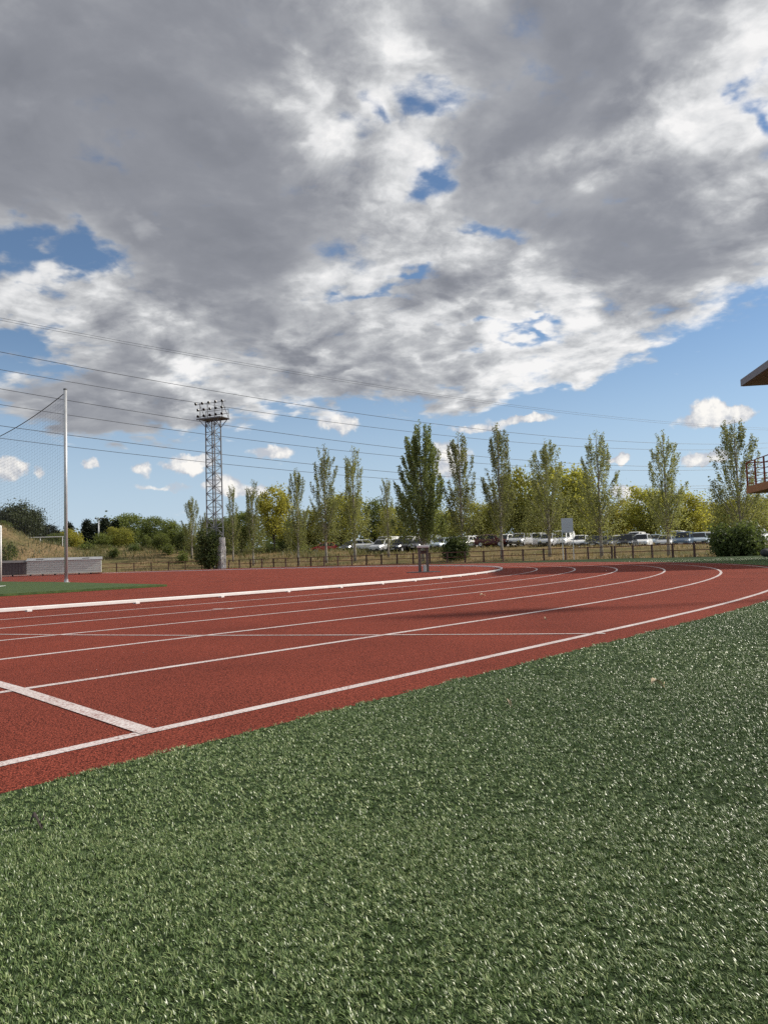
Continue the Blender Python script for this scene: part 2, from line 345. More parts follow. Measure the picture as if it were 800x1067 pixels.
MAT = dict(
    track=track_mat(), line=line_mat(), ground=terrain_mat(),
    turf=M('turf_backing', (.014,.026,.008), .9, 0, .1, 160, col2=(.055,.092,.026), spec=.2, bump=.8, bscale=180),
    infield=M('infield_turf', (.040,.070,.020), .85, 0, .1, 7, col2=(.085,.125,.036), spec=.25, bump=.9, bscale=60, detail=8),
    white=M('white_paint', (.74,.73,.70), .45, 0, .06, 5),
    alu=M('aluminium_pole', (.50,.51,.52), .45, .35, .1, 4),
    kerb=M('white_kerb', (.78,.75,.72), .4, 0, .07, 6),
    steel=M('galvanised_steel', (.15,.155,.165), .6, .2, .2, 6),
    lamp=M('lamp_housing', (.55,.55,.54), .35, .4, .06, 6), glass=M('dark_glass', (.016,.019,.023), .18, 0, .2, 3, spec=.25),
    rust=M('rust_red_paint', (.135,.050,.033), .65, 0, .25, 9), rail_orange=M('orange_red_paint', (.26,.075,.035), .6, 0, .2, 7), standleg=M('stand_leg', (.13,.10,.088), .75, 0, .2, 6), post=M('brown_post', (.070,.031,.023), .7, 0, .25, 9),
    net=M('net_cord', (.10,.10,.11), .8, 0, .1, 9), wire=M('cable', (.055,.06,.07), .6, 0, .1, 9),
    corr=M('corrugated_grey', (.60,.645,.575), .6, .0, .08, 3, bump=.2, bscale=20), corrtop=M('darkened_roof_sheet', (.30,.30,.305), .6, 0, .2, 2), dkmesh=M('dark_mat', (.085,.070,.070), .8, 0, .3, 7),  # roof sheet coloured darker than the wall to offset the sunlight on it
    black=M('black_rubber', (.02,.02,.02), .8, 0, .2, 8), dark=M('dark_grey', (.035,.035,.04), .7, 0, .2, 8),
    concrete=M('concrete', (.50,.49,.46), .85, 0, .1, 2.5, col2=(.62,.60,.56), bump=.3), stained=M('stained_white', (.60,.58,.53), .8, 0, .1, 1.6, col2=(.85,.83,.79), thresh=(.35,.55)),
    brown=M('brown_slab', (.36,.165,.065), .7, 0, .15, 3), fascia=M('roof_fascia', (.20,.205,.22), .6, 0, .1, 3), soffit=M('soffit', (.20,.165,.14), .8, 0, .08, 3),
    render_=M('wall_render', (.55,.46,.36), .9, 0, .08, 2), signgrey=M('sign_back', (.52,.53,.56), .6, .1, .06, 5), dkgreen=M('dark_green_panel', (.05,.06,.035), .8, 0, .4, 5),
    barkw=M('pale_bark', (.30,.27,.23), .9, 0, .35, 5, bump=.5), bark=M('bark', (.09,.07,.055), .95, 0, .3, 5, bump=.5),
    leaf_dry=M('dead_leaf', (.62,.48,.30), .7, 0, .2, 60), leaf_dark=M('dark_bit', (.03,.022,.018), .8, 0, .3, 60),
)

# ------------------------------------------------------------------ layout of the track
A_ = 0.6899028
d2 = Vector((math.sin(A_), math.cos(A_))); n2 = Vector((-math.cos(A_), math.sin(A_)))    # along the straight, and across it to the infield
S0, W0, R0, LANE = 5.44205, 9.40798, 37.02545, 1.22
CEN = d2*S0 + n2*(W0+R0)
def sw(s, w): return d2*s + n2*w
def arc_pt(R, th): return CEN - n2*(R*math.cos(th)) + d2*(R*math.sin(th))     # th = 0 where the bend begins
def lane_path(R, s_back=-45, th_max=math.pi*.98, n=110):
    w = W0+R0-R
    pts = [sw(s_back+(S0-s_back)*i/16, w) for i in range(16)]
    return pts+[arc_pt(R, th_max*i/n) for i in range(n+1)]
# fence, by photo column and depth
FP = [Vector((gx(px, Y), Y)) for px, Y in ((-60,84),(100,86.5),(235,91),(640,60),(748,51.5),(840,45))]
def fence_q(x, y):
    """distance beyond the fence line (negative on the track side)"""
    best = 1e9; sg = -1; p = Vector((x, y))
    pts = [FP[0]+(FP[0]-FP[1])*4]+FP[1:-1]+[FP[-1]+(FP[-1]-FP[-2])*8]
    for a, b in zip(pts, pts[1:]):
        e = b-a; t = max(0, min(1, (p-a).dot(e)/e.length_squared)); c = a+e*t; D = (p-c).length
        if D < best-1e-6:
            best = D; sg = 1 if e.x*(p.y-a.y)-e.y*(p.x-a.x) > 0 else -1
    return best*sg
def sstep(a, b, v):
    t = max(0.0, min(1.0, (v-a)/(b-a))); return t*t*(3-2*t)
ZK = [(-.9,6.0),(-.56,7.6),(-.5,6.6),(-.46,4.6),(-.41,3.4),(-.30,2.9),(-.24,2.5),(-.19,2.1),(-.08,1.8),(.125,1.45),(.32,.95),(.5,.8),(1,.8)]
def H(x, y):
    if y < 20: return -.03
    q = fence_q(x, y)
    if q <= 0.3: return -.03
    t = x/y; z = ZK[-1][1] if t > 1 else ZK[0][1]
    for (a, za), (b, zb) in zip(ZK, ZK[1:]):
        if a <= t <= b: z = za+(zb-za)*(t-a)/(b-a)
    far = 1-sstep(180, 600, y)*.8
    bump = .12*math.sin(x*.31+y*.17)+.10*math.sin(x*.13-y*.29+1)+.06*math.sin(x*.9+y*.7)
    zz = z*far*sstep(.5, 20, q)+bump*sstep(1, 6, q)
    zz += .9*math.exp(-(((x+40)/4.5)**2+((y-124)/5)**2))
    return zz-.03*(1-sstep(.5, 3, q))

def grid_terrain():
    xs = list(np.arange(-120, 121, 2.0)); ys = list(np.arange(-30, 221, 2.0))
    xs = [-3000,-1200,-500,-250,-160]+xs+[160,250,500,1200,3000]; ys = [-1500,-300,-80]+ys+[260,350,600,1200,4000]
    b = MB(); nx = len(xs)
    b.v = [(x, y, H(x, y)) for y in ys for x in xs]
    b.f = [(j*nx+i, j*nx+i+1, (j+1)*nx+i+1, (j+1)*nx+i) for j in range(len(ys)-1) for i in range(nx-1)]
    return tag(b.build('ground', MAT['ground'], smooth=True), kind='structure')
grid_terrain()

def flat(name, poly, z, mat):
    bm = bmesh.new(); f = bm.faces.new([bm.verts.new((p[0], p[1], z)) for p in poly]); bm.normal_update()
    if f.normal.z < 0: f.normal_flip()
    bmesh.ops.triangulate(bm, faces=[f]); me = bpy.data.meshes.new(name); bm.to_mesh(me); bm.free(); me.materials.append(mat)
    return tag(obj(name, me), kind='structure')
# red rubber: everything inside the fence
OFF = Vector((-.15, -.25))
flat('track', [(-170,-60),(60,-60)]+[tuple(p+OFF) for p in reversed(FP)]+[(-170, FP[0].y)], 0.0, MAT['track'])
# outer artificial turf, following the outer lane
RT = W0+R0-1.80
th_end = 1.78
edge = [sw(s, 1.80) for s in (-60,-40,-20,-10,-5,0,3)]+[arc_pt(RT, th_end*i/70) for i in range(71)]
turf_poly = edge+[FP[3]+Vector((-2.5, 1.3)), FP[3]+Vector((.1,-.3)), FP[4]+OFF, FP[5]+OFF, Vector((60, 30)), Vector((60,-60)), Vector((0,-60))]
flat('turf', turf_poly, .005, MAT['turf'])
# infield turf: a slab standing 4 cm proud of the rubber
inf = [Vector((-5.4,19.0)), sw(14.1,27.7), sw(17,45), sw(-60,45), sw(-60,14.6), sw(6.6,15.6)]
tag(MB().prism([tuple(p) for p in inf], .002, .05).build('infield_turf', MAT['infield']), kind='structure')
g_ = [ground(px, py) for px, py in ((-30,616.5),(4,612.2))]
b_ = MB(); b_.bar((g_[0].x, g_[0].y, .053), (g_[1].x, g_[1].y, .053), .12, .006); tag(b_.build('pitch_marking', MAT['white']), kind='structure')

# painted lines: one object for all markings
def strip(mb, pts, w, z):
    n = len(pts); vs = []
    for i, p in enumerate(pts):
        t = (pts[min(i+1, n-1)]-pts[max(i-1, 0)]).normalized(); nn = Vector((-t.y, t.x))*(w/2)
        vs += [(p.x+nn.x, p.y+nn.y, z), (p.x-nn.x, p.y-nn.y, z)]
    mb.add(vs, [(2*i+1, 2*i+3, 2*i+2, 2*i) for i in range(n-1)])
mk = MB()
for i in range(1, 7): strip(mk, lane_path(R0+LANE*i), .05, .0015)
strip(mk, [sw(1.36, 2.06), sw(1.545, 3.36), sw(1.75, 5.2)], .062, .0028)              # broad line across the outer lane
qw = [(2.02,4.57),(2.6,4.29),(3.3,3.96),(4.0,3.65),(4.61,3.39),(5.5,3.06),(6.5,2.72),(7.8,2.35),(9.2,2.05)]
strip(mk, [sw(s, w) for w, s in qw], .032, .0028)                                      # thin curved break line
ds = [ground(px, 634.6) for px in (222, 243)]; strip(mk, [Vector((p.x, p.y)) for p in ds], .05, .0028)
tag(mk.build('track_markings', MAT['line']), kind='structure')

# ------------------------------------------------------------------ raised white kerb rail
kr = empty('kerb_rail', (*sw(5.44, W0), 0), 0, 'raised white metal kerb rail on small feet along the inner edge of the red track', 'kerb rail')
path = lane_path(R0, -30); off = Vector((*sw(5.44, W0), 0))
b = MB()
def kerb_section(p, t):
    nn = Vector((-t.y, t.x)); prof = [(-.025,.018),(-.025,.052),(-.018,.060),(.018,.060),(.025,.052),(.025,.018)]
    return [(p.x+nn.x*a-off.x, p.y+nn.y*a-off.y, z) for a, z in prof]
for i, p in enumerate(path):
    t = (path[min(i+1, len(path)-1)]-path[max(i-1, 0)]).normalized(); b.v += kerb_section(p, t)
b.f = [(i*6+k, i*6+(k+1) % 6, i*6+6+(k+1) % 6, i*6+6+k) for i in range(len(path)-1) for k in range(6)]+[(0,1,2,3,4,5)]
b.build('rail', MAT['kerb'], kr)
acc = 0; nfeet = 0; last = path[0]
foot = None
for a_, b2 in zip(path, path[1:]):
    seg = (b2-a_).length; k = 0.0
    while acc+seg-k >= 1.5 and nfeet < 90:
        k += 1.5-acc if acc else 1.5; acc = 0.0
        p = a_+(b2-a_).normalized()*min(k, seg); t = (b2-a_).normalized()
        if p.x > -14:
            if foot is None: foot = MB().box((0,0,.010), (.06,.07,.020)).mesh('foot', MAT['kerb'])
            f_ = obj('foot', foot, kr); f_.location = (p.x-off.x, p.y-off.y, 0); f_.rotation_euler = (0,0,math.atan2(t.y,t.x)); nfeet += 1
        if k >= seg: break
    acc = (acc+seg-k) if k else acc+seg

# ------------------------------------------------------------------ goal net pole, net, goal
P = ground(69, 607.2); P.z = 0
pole = empty('net_pole', P, 0, 'tall pale metal pole holding the edge of the ball net', 'pole')
MB().tube([(0,0,0),(0,0,7.25)], .062, 14).build('shaft', MAT['alu'], pole, smooth=True)
MB().lathe([(.07,0),(.07,.05),(.01,.07)], (0,0,7.25)).build('cap', MAT['steel'], pole)
MB().lathe([(.13,0),(.13,.02),(.075,.03),(.075,.12)], (0,0,.0)).build('base_collar', MAT['alu'], pole)
ndir = Vector((-.771,.636))
def rope_z(k): return 7.15-1.15*(1-(1-min(k,18)/9.0)**2) if k < 18 else 7.15
nb = MB(); NL = 13.0
def ribbon(pts, w): nb.tube(pts, w, 3)
r = 0.0
for j in range(58):
    pts = [(ndir.x*k, ndir.y*k, rope_z(k)-.13*j) for k in np.linspace(.08, NL, 16)]
    pts = [p for p in pts if p[2] > .03]
    if len(pts) > 1: ribbon(pts, .0022)
k = .08
while k < NL:
    ribbon([(ndir.x*k, ndir.y*k, .03), (ndir.x*k, ndir.y*k, rope_z(k))], .0022); k += .13
nb.tube([(ndir.x*k, ndir.y*k, rope_z(k)) for k in np.linspace(.0, NL, 24)], .016, 6)
no_ = nb.build('ball_net', MAT['net']); no_.location = P
tag(no_, 'fine dark mesh ball net hanging from a sagging rope left of the tall pole', 'net')
G = ground(0.4, 607); G.z = .05
gl = empty('football_goal', G, 0, 'white football goal post at the left edge, standing on the infield turf', 'goal')
MB().tube([(0,0,0),(0,0,2.44)], .06, 12).build('post', MAT['white'], gl, smooth=True)
MB().tube([(0,0,2.44),(ndir.x*7.32,ndir.y*7.32,2.44)], .06, 12).build('crossbar', MAT['white'], gl, smooth=True)
MB().tube([(ndir.x*7.32,ndir.y*7.32,0),(ndir.x*7.32,ndir.y*7.32,2.44)], .06, 12).build('post', MAT['white'], gl, smooth=True)

# ------------------------------------------------------------------ covered jump mats at the left
def mat_cover(px0, px1, Y0, Y1, h, mat, label, slats, name):
    a, b2 = Vector((gx(px0, Y0), Y0)), Vector((gx(px1, Y1), Y1)); L_ = (b2-a).length; rz = math.atan2(b2.y-a.y, b2.x-a.x)
    e = empty(name, (a.x, a.y, 0), rz, label, 'mat cover')
    hw = h*.84; D = 4.5
    if slats:
        w = MB(); n = 6
        for i in range(n):                                      # corrugated front sheet
            z0 = .14+(hw-.14)*i/n; z1 = .14+(hw-.14)*(i+.90)/n
            w.box((L_/2, .02, (z0+z1)/2), (L_, .05, z1-z0))
        w.box((L_/2, D/2+.03, .14+(hw-.14)/2), (L_-.02, D-.1, hw-.15)); w.build('side_sheet', mat, e)
        MB().box((L_/2, .06, .14+(hw-.14)/2), (L_-.04, .02, hw-.16)).build('inner_panel', MAT['signgrey'], e)
    else:
        w = MB(); w.box((L_/2, D/2, .14+(hw-.14)/2), (L_, D, hw-.14))
        for i in range(int(L_/.28)): w.box((.14+i*.28, -.012, .14+(hw-.14)/2), (.05, .02, hw-.16))
        w.build('side_sheet', mat, e)
    rf = MB(); rf.add([(-.08,-.1,hw),(L_+.08,-.1,hw),(L_+.08,D*.42,h),(-.08,D*.42,h),(-.08,D*.58,h),(L_+.08,D*.58,h),(L_+.08,D+.1,hw),(-.08,D+.1,hw)],
        [(0,1,2,3),(3,2,5,4),(4,5,6,7),(0,3,4,7),(1,6,5,2),(0,7,6,1)]); rf.build('roof_sheet', MAT['corrtop'] if slats else mat, e)
    if slats:
        for fx in (.12, .74): MB().bar((L_*fx, D*.10, hw+(h-hw)*.42), (L_*fx+.55, D*.16, hw+(h-hw)*.55), .06).build('shadow_slit', MAT['dark'], e)  # dark bars stand in for the shadow gaps seen on the roof
    cm = MB().lathe([(.02,-.03),(.075,-.03),(.075,.03),(.02,.03)], (0,0,.075), (0,1,0)).mesh('caster', MAT['black'])
    for i in range(max(2, int(L_/.95))): c = obj('caster', cm, e); c.location = (.3+i*.95, .12, 0)
    return e
mat_cover(27.5, 105.5, 64.5, 66.5, 1.52, MAT['corr'], 'pale grey corrugated cover on castors over a jump mat, left of the track fence', True, 'mat_cover')
mat_cover(-45, 27, 62.6, 64.4, 1.38, MAT['dkmesh'], 'dark brown covered mat with upright ribs, butted against the pale grey cover', False, 'mat_cover')

# ------------------------------------------------------------------ fence round the track
fe = empty('rail_fence', (FP[2].x, FP[2].y, 0), 0, 'low reddish brown two rail fence between the red track and the car park', 'fence')
o0 = Vector((FP[2].x, FP[2].y, 0))
pm = MB().box((0,0,.5), (.11,.11,1.0)).box((0,0,1.005), (.085,.085,.02)).mesh('post', MAT['post'])
for (a, b2) in ((FP[1]+(FP[2]-FP[1])*.02, FP[2]+(FP[1]-FP[2])*.06), (FP[2]+(FP[3]-FP[2])*.012, FP[3]+(FP[2]-FP[3])*.004), (FP[3]+(FP[4]-FP[3])*.008, FP[4])):
    L_ = (b2-a).length; n = max(1, round(L_/2.0)); tops = []; mids = []
    for i in range(n+1):
        p = a+(b2-a)*(i/n); q_ = obj('post', pm, fe); q_.location = Vector((p.x, p.y, -.02))-o0; q_.rotation_euler = (rng.uniform(-.02,.02), rng.uniform(-.02,.02), math.atan2(b2.y-a.y, b2.x-a.x))
        z = rng.uniform(-.015,.015); tops.append(Vector((p.x,p.y,.93+z))-o0); mids.append(Vector((p.x,p.y,.50-z))-o0)
    MB().tube(tops, .038, 6).build('rail', MAT['rust'], fe); MB().tube(mids, .034, 6).build('rail', MAT['rust'], fe)

# ------------------------------------------------------------------ floodlight tower
def flood_lamp_mesh():
    a = MB().lathe([(.05,-.30),(.17,-.27),(.25,-.12),(.29,.02),(.30,.06)], (0,0,0), (0,1,0), 14).mesh('floodlight', MAT['lamp'], True)
    g = MB().lathe([(.285,.05),(.285,.075)], (0,0,0), (0,1,0), 14).mesh('lens', MAT['glass'])
    return a, g
LAMP, LENS = flood_lamp_mesh()
def tower(px, Y, ytop):
    base = Vector((gx(px, Y), Y, 0)); hgt = at(px, ytop, Y).z
    t = empty('floodlight_tower', base, R_(-24), 'steel lattice floodlight tower with three rows of lamps behind the track fence', 'floodlight tower')
    hs, ht = .66, .60
    def c(i, z):
        s = hs+(ht-hs)*z/hgt; return Vector(((-s,-s,0),(s,-s,0),(s,s,0),(-s,s,0))[i])+Vector((0,0,z))
    for i in range(4): MB().bar(c(i,0), c(i,hgt), .11).build('leg', MAT['steel'], t)
    br = MB(); n = 22
    for k in range(n):
        z0, z1 = hgt*k/n, hgt*(k+1)/n
        for i in range(4):
            j = (i+1) % 4
            br.bar(c(i,z0), c(j,z0), .045)
            if (k+i) % 2: br.bar(c(i,z0), c(j,z1), .05)
            else: br.bar(c(j,z0), c(i,z1), .05)
    br.build('bracing', MAT['steel'], t)
    pl = MB(); pl.box((0,0,hgt+.04), (3.4,1.7,.08)); pl.bar((-1.7,-.85,hgt-.02),(1.7,-.85,hgt-.02),.1,.14); pl.bar((-1.7,.85,hgt-.02),(1.7,.85,hgt-.02),.1,.14)
    for i in range(4): pl.bar(c(i,hgt-1.0), Vector((c(i,0).x*2.2, c(i,0).y*1.25, hgt)), .07)
    pl.build('platform', MAT['steel'], t)
    fr = MB()
    for x in (-1.55,-.5,.5,1.55): fr.bar((x,-.35,hgt+.08),(x,-.35,hgt+2.0),.07)
    for x in (-1.6,1.6):
        fr.bar((x,.8,hgt+.08),(x,.8,hgt+1.2),.05); fr.bar((x,-.35,hgt+1.8),(x,.8,hgt+.1),.05)
    fr.bar((-1.6,.8,hgt+1.15),(1.6,.8,hgt+1.15),.05); fr.bar((-1.6,.8,hgt+.65),(1.6,.8,hgt+.65),.05)
    for k in range(3): fr.bar((-2.1,-.35,hgt+.36+.74*k),(2.1,-.35,hgt+.36+.74*k),.05)
    fr.build('lamp_frame', MAT['steel'], t)
    for k in range(3):
        for i in range(5):
            x = (-1.9+i*.93) if k == 2 else (-1.6+i*.84)
            l = obj('floodlight', LAMP, t); l.location = (x, -.70, hgt+.36+.74*k); l.scale = (.6,.6,.6)
            l.rotation_euler = (-R_(28), 0, R_(180)+rng.uniform(-.3,.3))
            obj('lens', LENS, l)
    return t
tower(224.5, 88.5, 436.5)
# guessed slim lamp post, added out of view to throw the streak over the lanes
lp = empty('added_lamp_post', (27.3, 14.2, 0), R_(200), 'unseen tubular floodlight post added at the right to throw the streak', 'floodlight post')
MB().tube([(0,0,0),(0,0,17.6)], [.11,.06], 12).build('shaft', MAT['alu'], lp, smooth=True)
MB().bar((-.7,0,17.6),(.7,0,17.6),.1).build('crossarm', MAT['steel'], lp)
for x in (-.5,0,.5):
    l = obj('floodlight', LAMP, lp); l.location = (x,-.25,17.75); l.rotation_euler = (-R_(28),0,R_(180)); obj('lens', LENS, l)

# white stained plinth in front of the tower
c = Vector((gx(231.3, 87.6), 87.6, 0))
ca = empty('power_cabinet', c, R_(58), 'stained white concrete pillar with a smaller box on top beside the floodlight tower', 'cabinet')
MB().box((0,0,1.28), (.78,.55,2.56)).build('cabinet_body', MAT['stained'], ca, bevel=.02)
MB().box((.08,0,3.06), (.58,.45,1.0)).build('upper_box', MAT['stained'], ca, bevel=.02)
MB().box((0,-.29,1.3), (.5,.02,1.6)).build('door', MAT['concrete'], ca)

# ------------------------------------------------------------------ small table-like stand on a flat dark disc inside the bend
c = ground(441.5, 596.3)
tag(MB().lathe([(.62,0),(.62,.012),(.58,.02)], (0,0,0), n=24).build('dark_disc', MAT['dark']), 'flat round dark disc on the red surface under the small stand', 'mat').location = (c.x, c.y, .002)
st = empty('stand', (c.x, c.y, .022), R_(12), 'small white topped stand on two brown posts inside the bend of the track', 'stand')
MB().box((0,0,.90), (.40,.32,.09)).build('top', MAT['white'], st, bevel=.012)
for x in (-.14,.14): MB().box((x,0,.425), (.085,.10,.85)).build('leg', MAT['standleg'], st)
MB().box((0,0,.70), (.26,.04,.09)).build('crosspiece', MAT['post'], st)
MB().box((.01,-.1,.12), (.10,.10,.24)).build('foot_block', MAT['concrete'], st, bevel=.01)

# ------------------------------------------------------------------ notice board
Yn = 61.5; c = Vector((gx(592.3, Yn), Yn, 0))
sg = empty('notice_board', c, R_(-4), 'grey blank notice panel on two pale legs behind the fence', 'sign')
for x in (-.42,.42): MB().tube([(x,0,-.1),(x,0,3.25)], .032, 8).build('leg', MAT['white'], sg)
MB().box((0,-.05,2.78), (.92,.04,1.12)).build('panel', MAT['signgrey'], sg, bevel=.01)
MB().bar((-.42,0,2.18),(.42,0,2.18),.05).build('crossbar', MAT['white'], sg)

# ------------------------------------------------------------------ tower house with balcony and cantilever roof at the right edge
hb = empty('grandstand_tower', (17.5, 29.5, 0), R_(-8), 'flat roofed tower building with a rust brown balcony at the right edge', 'building')
C8 = math.cos(R_(8)); S8 = math.sin(R_(8))
def loc8(v):
    x, y = v[0]-17.5, v[1]-29.5; return (x*C8-y*S8, x*S8+y*C8)
rc = loc8((at(771.5, 402, 34).x, 34.0)); bc = loc8((at(777.5, 512, 34).x, 34.0))
zr = at(771.5, 402.5, 34).z; zf0 = at(777.5, 514.5, 34).z; zf1 = at(777.5, 507.2, 34).z; zh = at(777.5, 482.3, 34).z
def slab(x0, y0, x1, y1, z0, z1): return MB().box(((x0+x1)/2, (y0+y1)/2, (z0+z1)/2), (abs(x1-x0), abs(y1-y0), z1-z0))
slab(rc[0], rc[1], rc[0]+8.5, rc[1]-11, zr, zr+.30).build('roof', MAT['fascia'], hb)
slab(rc[0]+.06, rc[1]-.06, rc[0]+8.4, rc[1]-10.9, zr-.02, zr-.003).build('soffit', MAT['soffit'], hb)
slab(bc[0], bc[1], bc[0]+6.5, bc[1]-9, zf0, zf1).build('balcony_floor', MAT['brown'], hb)
x0, y0 = bc[0]+.05, bc[1]-.05
rl = MB()
for k in range(5):
    z = zf1+.12+(zh-zf1-.12)*k/4
    rl.tube([(x0,y0,z),(x0,y0-8.8,z)], .024 if k == 4 else .014, 8); rl.tube([(x0,y0,z),(x0+6.3,y0,z)], .024 if k == 4 else .014, 8)
ro = rl.build('railing', MAT['rail_orange'], hb)
for k in range(9): MB().box((x0,y0-1.1*k,(zf1+zh)/2), (.06,.06,zh-zf1)).build('railing_post', MAT['rail_orange'], ro)
for k in range(1,6): MB().box((x0+1.25*k,y0,(zf1+zh)/2), (.06,.06,zh-zf1)).build('railing_post', MAT['rail_orange'], ro)
for yy in (y0-.55, y0-4.4, y0-8.2): MB().box((x0+.95,yy,zf0/2), (.2,.2,zf0)).build('column', MAT['rail_orange'], hb)
slab(x0+1.75, y0-.6, x0+6.2, y0-8.6, .0, zf0-.003).build('lower_wall', MAT['render_'], hb)
slab(x0+1.75, y0-.6, x0+6.2, y0-8.6, zf1+.003, zr-.025).build('upper_wall', MAT['render_'], hb)
for k in range(3):
    w_ = slab(x0+1.72, y0-1.4-2.4*k, x0+1.80, y0-3.0-2.4*k, zf1+1.0, zf1+2.3).build('window', MAT['glass'], hb)
    f_ = MB()
    for (za, zb, ya, yb) in ((zf1+.94,zf1+1.0,-1.34,-3.06),(zf1+2.3,zf1+2.36,-1.34,-3.06),(zf1+1.0,zf1+2.3,-1.34,-1.4),(zf1+1.0,zf1+2.3,-3.0,-3.06)):
        f_.box((x0+1.74, y0+(ya+yb)/2-2.4*k, (za+zb)/2), (.1, abs(yb-ya), zb-za))
    f_.build('frame', MAT['white'], w_)
MB().box((x0+1.73,y0-4.6,1.06), (.06,1.0,2.1)).build('door', MAT['brown'], hb)

# dark bag at the right edge of the turf
c = ground(800.5, 580.5)
bg_ = MB().lathe([(.05,-.42),(.17,-.36),(.22,-.2),(.23,.1),(.2,.3),(.08,.40)], (0,0,.21), (1,.3,0), 12).build('kit_bag', MAT['dark'], smooth=True); bg_.location = (c.x, c.y, .02)
tag(bg_, 'dark rounded bag lying on the turf at the right edge under the balcony', 'bag')

# ------------------------------------------------------------------ power lines
def zdep(z0, z1, px): return 1/((1/z0)*(1-px/800)+(1/z1)*(px/800))
WIRES = [
 ((331,402,446), 98, 207, 'faint topmost power line crossing in front of the big cloud'),
 ((333.5,404,448), 100, 210, 'faint power line just under the topmost one'),
 ((366.5,434.5,461.5), 95, 203, 'dark power line, third from the top at the left edge'),
 ((385,446.5,466.5), 103.4, 213, 'dark power line, fourth from the top at the left edge'),
 ((405,465,483.5), 95, 203, 'dark power line that passes just above the tall net pole'),
 ((421.5,474,486.5), 103.4, 213, 'dark power line crossing the net pole a little under its tip'),
 ((443.5,491,503.5), 95, 203, 'dark power line, second from the lowest at the left edge'),
 ((456.5,498.5,505.5), 103.4, 213, 'dark power line, lowest of the set crossing the sky'),
]
for ys, z0, z1, lab in WIRES:
    P3 = [at(px, y, zdep(z0, z1, px)) for px, y in zip((0,400,800), ys)]
    p0, p2 = P3[0], P3[2]; D = Vector((p2.x-p0.x, p2.y-p0.y)); u1 = (Vector((P3[1].x-p0.x, P3[1].y-p0.y)).dot(D))/D.length_squared
    def zz(u):
        return p0.z*(u-u1)*(u-1)/(u1) + P3[1].z*u*(u-1)/(u1*(u1-1)) + p2.z*u*(u-u1)/(1-u1)
    pts = [(p0.x+D.x*u, p0.y+D.y*u, zz(u)) for u in np.linspace(-.35, 1.35, 48)]
    thin = .022 if 'faint' in lab else .036
    tag(MB().tube(pts, thin, 5).build('power_line', MAT['wire']), lab, 'power line', 'power lines strung across the sky')

# ------------------------------------------------------------------ foliage
nr = np.random.default_rng(11)
def leaf_mesh(name, pos, size, tint, mat, squash=1.0):
    n = len(pos); a = nr.normal(size=(n,3)); a /= np.linalg.norm(a, axis=1)[:,None]
    b = nr.normal(size=(n,3)); b -= (b*a).sum(1)[:,None]*a; b /= np.linalg.norm(b, axis=1)[:,None]
    s = size[:,None]; a = a*s; b = b*s*.62
    v = np.stack([pos-a, pos-b*1.0+a*.1, pos+a, pos+b+a*.1], 1).reshape(-1,3)
    me = bpy.data.meshes.new(name); me.vertices.add(4*n); me.loops.add(4*n); me.polygons.add(n)
    me.vertices.foreach_set('co', v.astype(np.float32).ravel())
    me.loops.foreach_set('vertex_index', np.arange(4*n, dtype=np.int32))
    me.polygons.foreach_set('loop_start', np.arange(0, 4*n, 4, dtype=np.int32))
    at_ = me.attributes.new('tint', 'FLOAT', 'FACE'); at_.data.foreach_set('value', np.clip(tint,0,1).astype(np.float32))
    me.materials.append(mat); me.update(calc_edges=True); return me
def limb_leaves(p0, p1, n, sig, t0=.12, curve=0.0):
    t = t0+(1-t0)*nr.random(n)**.8
    mid = (p0+p1)/2+np.array([p1[0]-p0[0], p1[1]-p0[1], 0])*curve
    pts = (1-t)[:,None]**2*p0+2*(t*(1-t))[:,None]*mid+(t**2)[:,None]*p1
    return pts+nr.normal(size=(n,3))*sig*(1.15-.6*t)[:,None]
LEAF = dict(
    poplar=leaf_mat('poplar_leaf', (.150,.172,.075), (.27,.275,.110), .5),
    darkpop=leaf_mat('dark_poplar_leaf', (.120,.158,.062), (.255,.285,.110), .5),
    yellow=leaf_mat('yellow_green_leaf', (.185,.205,.050), (.43,.39,.080), .52),
    green=leaf_mat('green_leaf', (.072,.102,.030), (.180,.205,.058), .45),
    conifer=leaf_mat('conifer_leaf', (.012,.019,.010), (.035,.047,.022), .15),
    pine=leaf_mat('pine_leaf', (.028,.040,.016), (.080,.095,.036), .2),
    bush=leaf_mat('bush_leaf', (.042,.066,.024), (.145,.18,.058), .4),
    dry=leaf_mat('dry_blade', (.15,.125,.06), (.40,.31,.17), .3),
    weed=leaf_mat('weed_blade', (.075,.085,.032), (.20,.19,.08), .3))
def trunk_mb(h, r, wob, top=.25, n=7, limbs=()):
    b = MB(); pts = [(rng.uniform(-wob,wob)*i/n, rng.uniform(-wob,wob)*i/n, h*i/n) for i in range(n+1)]; pts[0] = (0,0,-.25)
    b.tube(pts, [r*(1.25 if i == 0 else 1-(1-top)*i/n) for i in range(n+1)], 7)
    for p0, p1, rr in limbs: b.tube([p0, [(a+c)/2 for a, c in zip(p0, p1)], p1], [rr, rr*.7, rr*.25], 5)
    return b
